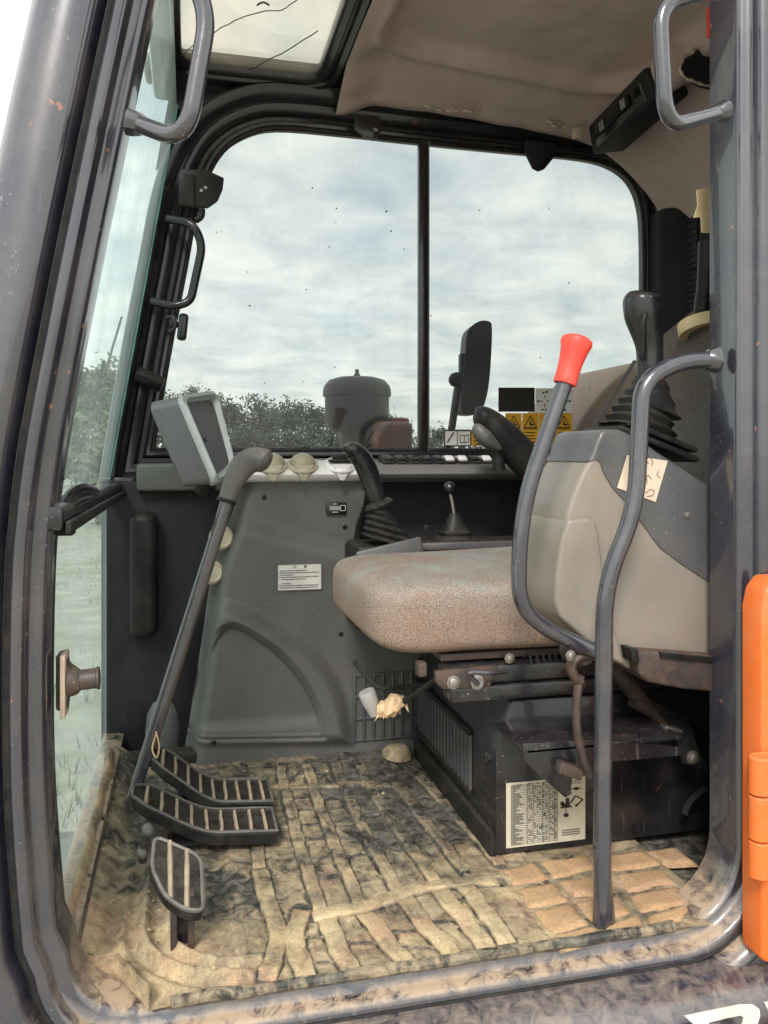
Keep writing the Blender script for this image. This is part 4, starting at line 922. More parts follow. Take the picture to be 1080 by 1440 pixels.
# ------------------------------------------------------------------ joysticks
def bellows(base, bx, by, top, tx, ty, steps, n=4, tilt=None):
    rings = []
    for k in range(steps * 2 + 1):
        u = k / (steps * 2); c = base.lerp(top, u); w = 1.0 if k % 2 == 0 else 0.86
        hx, hy = (bx + (tx - bx) * u) * w, (by + (ty - by) * u) * w; r = []
        for a in range(20):
            an = 2 * math.pi * (a + 0.5) / 20; ex = 0.5 + 0.5 * u
            cx = math.copysign(abs(math.cos(an)) ** ex, math.cos(an)); sy = math.copysign(abs(math.sin(an)) ** ex, math.sin(an))
            r.append(c + (tilt @ V(cx * hx, sy * hy, 0) if tilt else V(cx * hx, sy * hy, 0)))
        rings.append(r)
    return MB().loft(rings)
def right_joystick():
    y = 1.70; s = y / FPX
    base = W(545, 768, y=y); t = thing('control_joystick', 'slim black joystick on a ribbed boot beyond the seat cushion', 'joystick', base)
    tilt = rotm('Y', R(16))
    m = MB(); m.hull8([W(500, 776, y=1.63), W(592, 754, y=1.63), W(592, 754, y=1.79), W(500, 776, y=1.79)], [W(500, 800, y=1.63), W(600, 800, y=1.63), W(600, 800, y=1.79), W(500, 800, y=1.79)]); part('mount', m, 'shell_grey', t, bevel=0.006)
    b2 = W(549, 762, y=y); tp = W(534, 712, y=y)
    part('boot', bellows(b2, 0.062, 0.06, tp, 0.026, 0.026, 5, tilt=tilt), 'black_rubber', t, angle=60)
    ax = (W(520, 675, y=y) - tp).normalized()
    part('collar', MB().lathe(tp - ax * 0.004, ax, [(0.02, 0), (0.031, 0.002), (0.033, 0.008), (0.027, 0.014), (0.018, 0.018)], 20), 'black_rubber', t)
    P = cr([W(533, 708, y=y), W(527, 690, y=y), W(519, 668, y=y), W(510, 648, y=y - 0.006), W(500, 636, y=y - 0.012), W(492, 633, y=y - 0.02), W(488, 636, y=y - 0.024)], 5)
    K = len(P) - 1; rr = [0.0165 + 0.006 * math.sin(math.pi * min(1, i / K * 1.15)) - 0.003 * sst(0.75, 1, i / K) for i in range(K + 1)]; rr[-1] = 0.006; rr[-2] = 0.012
    part('grip', MB().tube(P, rr, 18, 1.0), 'black_gloss', t)
right_joystick()
def blade_lever():
    y = 1.745; b = W(640, 757, y=y); t = thing('blade_lever', 'short lever with black ball knob and small ribbed boot', 'lever', b)
    part('boot', bellows(b, 0.044, 0.04, W(639, 722, y=y), 0.012, 0.012, 4), 'black_rubber', t, angle=60)
    part('boot_plate', MB().box(b - V(0, 0, 0.004), (0.10, 0.09, 0.008)), 'black_plastic', t, bevel=0.003)
    part('rod', MB().tube([W(639, 726, y=y), W(636, 706, y=y), W(632, 688, y=y)], 0.0042, 8), 'steel', t)
    part('knob', MB().lathe(W(632, 686, y=y) - V(0, 0, 0.014), (0, 0, 1), [(0.005, 0), (0.011, 0.003), (0.0145, 0.010), (0.0145, 0.017), (0.010, 0.025), (0.003, 0.028)], 16), 'black_gloss', t)
    bl = W(600, 742, y=1.81); part('trim_screw', MB().lathe(bl, (0, -1, 0), [(0.008, 0), (0.007, 0.004), (0.002, 0.005)], 10), 'black_gloss', t)
blade_lever()

# ------------------------------------------------------------------ seat
def seat():
    t = thing('operator_seat', 'grey woven fabric operator seat stained with reddish dust', 'seat', (0.56, 1.46, 0.27))
    x0, x1, y0, y1, zb, zt = 0.282, 0.86, 1.240, 1.70, 0.344, 0.466
    cx, cy, cz = (x0 + x1) / 2, (y0 + y1) / 2, (zb + zt) / 2; hx, hy, hz_ = (x1 - x0) / 2, (y1 - y0) / 2, (zt - zb) / 2
    nu, nv = 120, 60; rings = []
    def pw(c, e): return math.copysign(abs(c) ** e, c)
    for j in range(nv + 1):
        ph = -math.pi / 2 + math.pi * j / nv; r = []
        for i in range(nu):
            th = 2 * math.pi * i / nu
            cr_ = pw(math.cos(ph), 0.30); x = pw(math.cos(th), 0.34) * cr_; y = pw(math.sin(th), 0.26) * cr_; z = pw(math.sin(ph), 0.34)
            X, Y, Z = cx + hx * x, cy + hy * y, cz + hz_ * z
            if z < 0 and x < 0: X += 0.034 * (-z) ** 4 * sst(0.5, 1.0, -x)            # front tucks under
            if z > 0: Z += 0.010 * math.cos(x * 1.4) * (1 - y * y * 0.6) + 0.016 * sst(0.6, 0.9, abs(y)) * sst(-0.3, 0.5, x) * z * z - 0.008 * sst(-0.6, 0.6, x)
            Z += 0.004 * nz((X, Y, Z), 9); Y += 0.004 * nz((X, Y, Z), 8, 3)
            r.append(V(X, Y, Z))
        rings.append(r)
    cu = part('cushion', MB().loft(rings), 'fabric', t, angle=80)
    # backrest
    bx = W(975, 560, y=1.45).x; rings = []
    for j in range(29):
        ph = -math.pi / 2 + math.pi * j / 28; r = []
        for i in range(48):
            th = 2 * math.pi * i / 48; c_ = pw(math.cos(ph), 0.5)
            X, Y, Z = pw(math.cos(th), 0.6) * c_ * 0.075, pw(math.sin(th), 0.45) * c_ * 0.235, pw(math.sin(ph), 0.6) * 0.30
            Y *= 1 - 0.12 * sst(0.1, 0.3, Z)
            if X < 0: X -= 0.035 * sst(0.10, 0.22, abs(Y)) * (1 - sst(0.2, 0.3, abs(Z)))
            p = rotm('Y', R(14)) @ V(X, Y, Z) + V(1.045, 1.47, 0.70); r.append(p + V(0, 0, 0.004 * nz(p, 7)))
        rings.append(r)
    part('backrest', MB().loft(rings), 'fabric_dark', t, angle=80)
    # pan, slide rails and bolts under the cushion
    part('seat_pan', MB().box((0.62, 1.47, 0.340), (0.44, 0.40, 0.012)), 'rusty', t, bevel=0.003)
    for y in (1.27, 1.66):
        part('slide_rail', MB().box((0.60, y, 0.314), (0.40, 0.040, 0.030)), 'black_paint', t, bevel=0.004)
        part('lower_rail', MB().box((0.62, y, 0.285), (0.42, 0.050, 0.024)), 'black_paint', t, bevel=0.003)
    a = W(600, 945, y=1.25); b = W(690, 968, y=1.25)
    m = MB(); m.prism([W(612, 945, y=1.235), W(700, 936, y=1.235), W(690, 966, y=1.235), W(624, 970, y=1.235), W(614, 962, y=1.235)], (0, 0.012, 0)); part('link_plate', m, 'rusty', t, bevel=0.002)
    bolt(W(638, 960, y=1.232), (0, -1, 0), 0.0085, t); bolt(W(717, 926, y=1.242), (0, -1, 0), 0.0065, t); bolt(W(672, 960, y=1.232), (0.2, -1, 0), 0.009, t, 'plug_grey')
    m = MB(); m.tube(cr([W(672, 962, y=1.22), W(660, 946, y=1.21), W(690, 946, y=1.21), W(712, 944, y=1.22)], 5), 0.004, 7); part('adjuster_lever', m, 'tube_paint', t)
    part('rail_tab', MB().box(W(592, 940, y=1.25), (0.014, 0.02, 0.022)), 'rusty', t, bevel=0.002)
    part('spring', MB().tube([W(740, 927, y=1.24) + V(0.0022 * k, 0.008 * math.cos(k * 1.25), 0.008 * math.sin(k * 1.25)) for k in range(40)], 0.0018, 5), 'black_paint', t)
seat()
# far armrest, folded up at an angle
def armrest():
    y = 1.70; t = thing('armrest', 'black padded armrest tilted up beyond the red-tipped lever', 'armrest', W(760, 690, y=y))
    P = [W(668, 588, y=y), W(682, 590, y=y), W(700, 606, y=y), W(740, 648, y=y), W(790, 704, y=y)]; P = cr(P, 5); K = len(P) - 1
    rr = [0.032 * (0.45 + 0.55 * sst(0, 0.12, i / K)) + 0.012 * sst(0.2, 0.7, i / K) for i in range(K + 1)]
    part('pad', MB().tube(P, rr, 18, 0.86), 'black_plastic', t)
    part('end_shell', MB().tube(cr([W(668, 597, y=y - 0.02), W(678, 612, y=y - 0.02), W(692, 624, y=y - 0.02), W(704, 632, y=y - 0.02)], 5), [0.006, 0.012, 0.016, 0.019, 0.021, 0.022, 0.023, 0.022, 0.021, 0.019, 0.017, 0.015, 0.013, 0.010, 0.008, 0.005], 14, 0.8), 'grip_grey', t)
    part('pivot', MB().tube([W(700, 632, y=y), W(702, 662, y=y)], 0.014, 12), 'black_plastic', t)
armrest()

# ------------------------------------------------------------------ box under the seat
def seat_box():
    near, front, far, zt = 1.285, 0.50, 1.76, W(720, 985, y=1.285).z
    t = thing('seat_base', 'black steel box under the seat with louvred side', 'seat base', (0.78, 1.5, 0.0))
    xb = 1.06; ch = 0.05
    zl = W(600, 1010, y=1.6).z
    # main box with a chamfered front top
    m = MB(); sec = [(front, 0.0), (front, 0.175), (front + 0.03, zt), (xb, zt), (xb, 0.0)]
    m.prism([V(x, near, z) for x, z in sec], (0, far - near, 0)); part('box_shell', m, 'black_paint', t, bevel=0.006)
    # plinth along the floor
    part('plinth', MB().box((front - 0.004, (near + far) / 2, 0.018), (0.012, far - near, 0.04)), 'black_rubber', t, bevel=0.003)
    # louvre frame and slats on the front-facing side
    fr = MB()
    for z in (0.062, 0.170): fr.box((front - 0.005, (near + 0.10 + far) / 2, z), (0.010, far - near - 0.12, 0.010))
    lf = part('louvre_frame', fr, 'black_plastic', t, bevel=0.002)
    n = 17
    for k in range(n):
        y = near + 0.115 + (far - near - 0.145) * k / (n - 1)
        part('louvre_slat', MB().box((front - 0.004, y, 0.116), (0.005, 0.0062, 0.10)), 'shell_grey', lf)
    for y, z in [(near + 0.03, 0.03), (near + 0.03, 0.155), (far - 0.03, 0.215)]: bolt((front - 0.002, y, z), (-1, 0, 0), 0.010, t, 'black_paint')
    # step plate with turned-down end, hanging in front of the box
    zs = W(740, 1042, y=1.20).z
    y0, y1 = 1.155, near + 0.004; xs = W(736, 1046, y=y0).x; xe = W(960, 1046, y=y0).x
    m = MB(); m.box(((xs + xe) / 2, (y0 + y1) / 2, zs), (xe - xs, y1 - y0, 0.007)); part('step_plate', m, 'black_paint', t, bevel=0.002)
    m = MB(); m.prism([W(735, 1046, y=y0), W(850, 1040, y=y0), W(850, 1072, y=y0), W(806, 1082, y=y0), W(803, 1118, y=y0), W(795, 1122, y=y0), W(758, 1090, y=y0), W(737, 1070, y=y0)], (0, 0.006, 0)); part('step_flange', m, 'black_paint', t, bevel=0.0015)
    m = MB(); m.prism([W(850, 1040, y=y0 + 0.001), W(962, 1052, y=y0 + 0.001), W(962, 1062, y=y0 + 0.001), W(850, 1072, y=y0 + 0.001)], (0, 0.005, 0)); part('step_flange', m, 'black_paint', t)
    part('clamp', MB().box(W(800, 1082, y=y0 - 0.012), (0.042, 0.022, 0.018), rotm('Y', R(22))), 'rusty', t, bevel=0.004)
    # rear bracket and stay
    m = MB(); m.prism([W(930, 1000, y=1.22), W(968, 1005, y=1.22), W(985, 1060, y=1.22), W(1000, 1085, y=1.22), W(962, 1075, y=1.22), W(950, 1030, y=1.22)], (0, 0.01, 0)); part('bracket', m, 'black_plastic', t, bevel=0.002)
    bolt(W(975, 1066, y=1.215), (0, -1, 0), 0.009, t)
    part('release_tab', MB().box(W(944, 1024, y=1.20), (0.034, 0.02, 0.006), rotm('Y', R(18))), 'steel', t, bevel=0.002)
    m = MB(); m.tube([W(890, 985, y=1.25), W(935, 1010, y=1.25)], 0.012, 10); part('stay', m, 'rusty', t)
    m = MB(); m.tube(cr([W(992, 1108, y=1.25), W(970, 1128, y=1.25), W(963, 1145, y=1.25)], 4), 0.006, 8); part('hose', m, 'trim_dark', t)
    # service chart
    y = near - 0.0025; q = [W(711, 1103, y=y), W(822, 1090, y=y), W(823, 1181, y=y), W(712, 1195, y=y)]
    q[0].x = q[3].x; q[1].x = q[2].x; q[0].z = q[1].z = (q[0].z + q[1].z) / 2; q[2].z = q[3].z = 0.012
    w_, h_ = q[1].x - q[0].x, q[0].z - q[3].z; o = q[3]
    ch_ = part('service_chart', MB().hull8([q[0], q[1], q[2], q[3]], [p + V(0, 0.0016, 0) for p in q]), 'chart_paper', t)
    pr = MB()
    def bar(u0, u1, v0, v1): pr.box((o.x + w_ * (u0 + u1) / 2, y - 0.0008, o.z + h_ * (v0 + v1) / 2), (w_ * abs(u1 - u0), 0.0008, h_ * abs(v1 - v0)))
    random.seed(5)
    for u in (0.06, 0.255, 0.33, 0.45, 0.53, 0.60, 0.635): bar(u, u + 0.005, 0.03, 0.97)
    for k in range(33):
        v = 0.04 + k * 0.0285; bar(0.05, 0.64, v, v + 0.0035)
        e = random.uniform(0.10, 0.22); x = 0.075
        while x < e: bar(x, x + 0.012, v + 0.009, v + 0.02); x += 0.018
        for u in (0.275, 0.30, 0.35, 0.38, 0.41, 0.46, 0.49, 0.55, 0.575, 0.61):
            if random.random() < 0.42: bar(u, u + 0.014, v + 0.008, v + 0.021)
    for v in (0.90, 0.935): bar(0.76, 0.95, v, v + 0.008)
    for v in (0.10, 0.135, 0.17): bar(0.70, 0.93, v, v + 0.014)
    part('chart_lines', pr, 'ink_grey', ch_)
    pr = MB(); bar(0.68, 0.80, 0.76, 0.83); bar(0.82, 0.94, 0.805, 0.82); bar(0.80, 0.835, 0.745, 0.755); bar(0.86, 0.9, 0.79, 0.835)
    part('chart_sketch', pr, 'ink', ch_); pr = MB()
    # machine sketch: tracks, house, boom, arm
    bar(0.68, 0.83, 0.53, 0.55); bar(0.70, 0.80, 0.555, 0.60); bar(0.68, 0.72, 0.57, 0.63); bar(0.745, 0.79, 0.60, 0.68); bar(0.745, 0.752, 0.42, 0.53)
    def ln(u0, v0, u1, v1, w=0.0012): pr.tube([V(o.x + w_ * u0, y - 0.0006, o.z + h_ * v0), V(o.x + w_ * u1, y - 0.0006, o.z + h_ * v1)], w, 5)
    ln(0.81, 0.6, 0.87, 0.7); ln(0.87, 0.7, 0.965, 0.63); ln(0.965, 0.63, 0.90, 0.56); ln(0.9, 0.56, 0.87, 0.54, 0.002); ln(0.72, 0.42, 0.78, 0.42, 0.002); ln(0.73, 0.4, 0.77, 0.4, 0.002)
    part('chart_sketch', pr, 'ink', ch_); pr = MB()
    for u, v in [(0.41, 0.69), (0.41, 0.66), (0.41, 0.63), (0.43, 0.31), (0.43, 0.28), (0.43, 0.25), (0.47, 0.47), (0.475, 0.44), (0.41, 0.16), (0.41, 0.89)]: bar(u, u + 0.014, v, v + 0.018)
    part('chart_marks', pr, 'ink', ch_)
seat_box()
def loose_plug():
    t = thing('wire_plug', 'grey plug wrapped in tan rag on a loose cable under the seat', 'cable', W(540, 990, y=1.42))
    a = W(515, 972, y=1.42); b = W(527, 1003, y=1.42); d = (b - a).normalized()
    part('plug', MB().lathe(a, d, [(0.004, 0.0), (0.014, 0.0), (0.0155, 0.004), (0.015, 0.02), (0.012, 0.034), (0.010, 0.046), (0.003, 0.046)], 18), 'plug_grey', t)
    part('cable', MB().tube(cr([W(498, 930, y=1.50), W(515, 950, y=1.47), W(535, 967, y=1.44), W(570, 966, y=1.44), (W(600, 962, y=1.42))], 6), 0.0042, 8), 'black_rubber', t)
    part('cable', MB().tube(cr([W(565, 987, y=1.40), W(585, 976, y=1.36), W(615, 955, y=1.30), W(650, 946, y=1.26), W(668, 952, y=1.24)], 6), 0.005, 8), 'black_rubber', t)
    c = W(546, 992, y=1.405); rings = []
    for k in range(9):
        u = k / 8; p = W(530, 1000, y=1.41).lerp(W(568, 986, y=1.40), u); r = 0.004 + 0.014 * math.sin(math.pi * (0.12 + 0.75 * (1 - u))) ; rg = []
        for i in range(14):
            an = 2 * math.pi * i / 14; rr = r * (1 + 0.45 * nz((k * 0.9, math.cos(an) * 1.5, math.sin(an) * 1.5), 1.0)); rg.append(p + V(0.25 * rr * math.cos(an), rr * math.cos(an), rr * math.sin(an)))
        rings.append(rg)
    part('rag', MB().loft(rings), 'rag', t, angle=30)
    for k in range(5):
        p = W(532 + 9 * k, 1004 - 3 * k, y=1.40); part('rag_end', MB().prism([p, p + V(0.006, 0, 0.003), p + V(0.004 * (k - 2), -0.004, -0.012)], (0, 0.001, 0)), 'rag', t)
loose_plug()
def floor_lump():
    p = W(558, 1052, z=0.02); m = MB(); rings = []
    m.lathe(p - V(0, 0, 0.02), (0.1, 0, 1), [(0.032, 0), (0.031, 0.012), (0.024, 0.026), (0.012, 0.034), (0.003, 0.036)], 18)
    m.v = [q + V(nz(q, 20, 1), nz(q, 20, 2), nz(q, 20, 3)) * 0.014 for q in m.v]
    tag(part('clay_lump', m, 'mud', angle=60, attr=[0.55] * len(m.v)), 'big clay lump in the far corner below the louvred vent', 'clay lump')
floor_lump()

# ------------------------------------------------------------------ left control box with joystick
def left_console():
    yn, yf = 1.135, 1.285
    t = thing('control_box', 'tilting tan and grey control box beside the seat', 'control box', W(900, 960, y=1.2))
    def pl(px, y=yn):
        out = []
        for a, b in px:
            q = W(a, b, y=y + (yf - yn) * 0.86 * max(0, min(1, (850 - a) / 70))); out.append(V(q.x, y, q.z))
        return out
    sil = [(872, 606), (846, 606), (822, 612), (800, 624), (782, 640), (768, 662), (756, 690), (749, 712), (743, 750), (737, 792), (735, 826), (741, 846), (760, 864), (800, 894), (835, 914), (872, 934), (904, 952), (940, 962), (1040, 972), (1040, 700), (990, 680), (960, 660), (930, 640), (900, 618)]
    part('lower_shell', MB().prism(pl(sil), (0, yf - yn, 0)), 'shell_tan', t, bevel=0.034, seg=6, angle=60)
    seam = [(775, 648), (800, 645), (822, 650), (842, 664), (862, 686), (882, 708), (905, 738), (928, 770), (960, 794), (1000, 820), (1042, 842)]
    up = [(1042, 842), (1042, 698), (990, 678), (960, 657), (930, 638), (900, 616), (872, 603.5), (846, 603.5), (821, 609.5), (799, 621.5), (781, 638)] + seam[:-1]
    sp = pl(seam)
    def keep(p):
        d = min(((p - (a + (b - a) * max(0, min(1, (p - a).dot(b - a) / (b - a).length_squared)))) * 1.0).xz.length for a, b in zip(sp, sp[1:]))
        return d > 0.004
    part('upper_cover', MB().prism(pl(up, yn - 0.0025), (0, yf - yn + 0.005, 0)), 'shell_grey', t, bevel=0.034, seg=6, angle=60, bfilter=keep)
    # swelling of the lower shell below its crease
    bul = [(750, 722), (776, 720), (798, 727), (816, 745), (832, 772), (846, 806), (856, 850), (872, 905), (882, 938), (835, 916), (800, 896), (760, 866), (739, 848), (732, 826), (734, 792), (741, 748)]
    part('shell_swelling', MB().prism(pl(bul, yn - 0.007), (0, yf - yn + 0.012, 0)), 'shell_tan', t, bevel=0.032, seg=6, angle=60)
    # handwritten cream label
    y = yn - 0.0045; q = pl([(882, 640), (939, 648), (922, 706), (868, 686)], y)
    st = part('paper_label', MB().prism(q, (0, 0.001, 0)), 'sticker_cream', t)
    m = MB(); random.seed(11)
    for pts in [[(912, 652), (908, 646), (914, 642), (918, 650), (916, 655)], [(905, 672), (912, 668), (916, 674)], [(909, 666), (910, 680)], [(908, 694), (914, 688), (920, 690), (918, 697), (910, 698)], [(888, 668), (884, 674)], [(926, 662), (924, 668), (928, 672)]]:
        m.tube([W(a, b, y=y - 0.0004) for a, b in pts], 0.0006, 4)
    part('handwriting', m, 'rusty', st)
    # tray below
    a = W(894, 915, y=1.10)
    m = MB(); m.prism(pl([(889, 914), (1012, 923), (1012, 974), (962, 970), (912, 960), (899, 950), (896, 932)], 1.11), (0, 0.10, 0)); tr = part('under_tray', m, 'rusty', t, bevel=0.006, seg=3)
    m = MB(); m.prism(pl([(886, 912), (898, 913), (900, 932), (890, 932)], 1.106), (0, 0.05, 0)); part('tray_tab', m, 'black_plastic', tr, bevel=0.002)
    m = MB(); m.prism(pl([(930, 925), (1015, 932), (1015, 926), (930, 918)], 1.105), (0, 0.05, 0)); part('tray_rim', m, 'black_plastic', tr)
    part('box_stay', MB().tube([W(862, 936, y=1.24), W(905, 990, y=1.26), W(940, 1010, y=1.26)], 0.015, 10), 'rusty', t)
    part('cover_screw', MB().lathe(W(966, 724, y=yn - 0.002), (0, -1, 0), [(0.006, 0), (0.005, 0.003), (0.001, 0.0035)], 10), 'steel', t)
    return t
left_console()
def left_joystick():
    y = 1.21; t = thing('control_joystick', 'stout black joystick on the grey control box nearest the doorway', 'joystick', W(905, 640, y=y))
    tilt = rotm('Y', R(20))
    b = W(900, 622, y=y); top = W(912, 532, y=y)
    # base plates
    part('base_plate', MB().box(b + V(0, 0, -0.004), (0.148, 0.125, 0.010), tilt), 'black_plastic', t, bevel=0.004)
    part('base_plate', MB().box(b + V(0.012, 0, 0.008), (0.128, 0.110, 0.010), tilt), 'black_rubber', t, bevel=0.004)
    part('boot', bellows(b + V(-0.002, 0, 0.012), 0.062, 0.052, W(912, 545, y=y), 0.030, 0.030, 5, tilt=tilt), 'black_rubber', t, angle=60)
    part('boot_skirt', bellows(W(918, 580, y=y), 0.040, 0.040, W(915, 520, y=y), 0.022, 0.024, 3, tilt=tilt), 'black_rubber', t, angle=60)
    m = MB(); m.prism([W(833, 600, y=y - 0.02), W(838, 602, y=y - 0.02), W(896, 508, y=y - 0.02), W(892, 506, y=y - 0.02)], (0, 0.003, 0)); part('boot_edge', m, 'ink', t)
    P = cr([W(915, 530, y=y), W(914, 510, y=y), W(913, 485, y=y), W(909, 462, y=y), W(905, 443, y=y), W(903, 428, y=y), W(903, 418, y=y), W(904, 412, y=y)], 4); K = len(P) - 1
    rr = []
    for i in range(K + 1):
        u = i / K; r = 0.0215 + 0.0095 * sst(0.2, 0.6, u); r *= math.sqrt(max(0.0, 1 - max(0, (u - 0.72) / 0.285) ** 2.4)); rr.append(max(r, 0.003))
    part('grip', MB().tube(P, rr, 22, 1.0), 'black_gloss', t)
    part('grip_insert', MB().tube(cr([W(903, 508, y=y - 0.018), W(903, 480, y=y - 0.02), W(904, 450, y=y - 0.026), W(912, 432, y=y - 0.022)], 4), [0.002, 0.005, 0.006, 0.006, 0.006, 0.0065, 0.007, 0.007, 0.0065, 0.006, 0.005, 0.004, 0.002], 10, 0.8), 'black_plastic', t)
left_joystick()

# ------------------------------------------------------------------ safety lever and grab rail
def safety_lever():
    y = 1.10; t = thing('safety_lever', 'bent grey safety lever with a red grip', 'lever', W(828, 920, y=y))
    pp = [(797, 530), (770, 610), (742, 690), (733, 735), (730, 800), (732, 845), (748, 870), (790, 898), (838, 916)]
    P = fillet([W(a, b, y=y + (0.02 if b > 880 else 0)) for a, b in [(797, 530), (741, 692), (730, 770), (730, 850), (766, 884), (842, 918)]], 0.05, 8)
    part('tube', MB().tube(P, 0.0118, 16), 'tube_paint', t)
    a = W(794, 540, y=y); b = W(813, 474, y=y); d = (b - a).normalized(); h = (b - a).length
    part('red_grip', MB().lathe(a, d, [(0.0118, 0.0), (0.0165, 0.0), (0.0172, 0.004), (0.0168, 0.012), (0.0175, h * 0.45), (0.0205, h * 0.72), (0.0235, h * 0.86), (0.0225, h * 0.94), (0.0165, h * 0.995), (0.006, h * 1.02), (0.001, h * 1.02)], 24), 'red_plastic', t, label='red plastic grip with flared end')
    # pivot fork, link and the brown link rod hanging down
    p = W(826, 922, y=1.125); part('pivot', MB().lathe(p + V(0, 0.05, 0), (0, -1, 0), [(0.004, 0), (0.022, 0), (0.022, 0.03), (0.016, 0.034), (0.016, 0.044), (0.004, 0.045)], 18), 'rusty', t)
    part('hook', MB().tube(cr([W(838, 922, y=1.13), W(815, 922, y=1.13), W(803, 936, y=1.13), W(808, 952, y=1.13), W(816, 958, y=1.13)], 5), [0.011] * 8 + [0.0105] * 13, 12, 0.7), 'rusty', t)
    part('link_rod', MB().tube(cr([W(816, 950, y=1.13), W(811, 985, y=1.13), W(812, 1030, y=1.13), W(820, 1066, y=1.13), W(830, 1090, y=1.13)], 6), 0.0088, 12, 0.7), 'rusty', t)
    bolt(W(803, 922, y=1.105), (0, -1, 0), 0.006, t)
safety_lever()
def grab_rail():
    y = 1.070; t = thing('grab_rail', 'long cranked grey entry rail welded from door post down to sill', 'grab rail', W(850, 1318, y=y))
    P = fillet([W(1010, 506, y=y), W(958, 507, y=y), W(903, 536, y=y), W(894, 716, y=y), W(850, 822, y=y), W(847, 1240, y=y), W(846, 1300, y=y)], 0.055, 8)
    part('tube', MB().tube(P, 0.0128, 18), 'tube_paint', t)
    a, b = W(846, 1190, y=y), W(851, 1322, y=y)
    part('flattened_foot', MB().tube([a, a.lerp(b, 0.35), a.lerp(b, 0.7), b], [0.0131, 0.0135, 0.0155, 0.0172], 16, 0.75, side=V(1, 0, 0)), 'tube_paint', t)
    m = MB(); m.lathe(W(998, 506, y=y), (1, 0, 0), [(0.013, -0.006), (0.0165, 0.0), (0.019, 0.008), (0.019, 0.012)], 14); m.v = [p + V(nz(p, 90, 1), nz(p, 90, 2), nz(p, 90, 3)) * 0.004 for p in m.v]; part('weld', m, 'tube_paint', t)
    m = MB(); m.lathe(b - V(0, 0, 0.006), (0, 0, 1), [(0.022, 0.002), (0.021, 0.007), (0.017, 0.011)], 14); m.v = [p + V(nz(p, 60, 1), nz(p, 60, 2), nz(p, 60, 3)) * 0.004 for p in m.v]; part('weld', m, 'mud_thick', t)
grab_rail()
# handles on the door posts
def handles():
    y = 0.985
    def h(label, pts, r):
        o = part('grab_handle', MB().tube(fillet([W(a, b, y=(1.015 if i in (0, len(pts) - 1) else y - 0.03)) for i, (a, b) in enumerate(pts)], 0.045, 8), r, 16), 'tube_paint', cab, label=label)
        p = W(*pts[0], y=1.012); m = MB(); m.lathe(p, (W(*pts[0], y=1.0) - W(*pts[1], y=y)).normalized(), [(r, -0.012), (r * 1.35, -0.003), (r * 1.5, 0.006)], 12); m.v = [q + V(nz(q, 90, 1), nz(q, 90, 2), nz(q, 90, 3)) * 0.004 for q in m.v]; part('weld', m, 'tube_paint', o)
    h('grey tube handle on the front door post beside the roof hatch', [(188, 172), (262, 200), (293, 20), (262, -52), (222, -60)], 0.0105)
    h('grey tube handle on the rear door post below the roof liner', [(1014, 158), (936, 178), (927, 8), (985, -12), (1016, -10)], 0.0105)
handles()
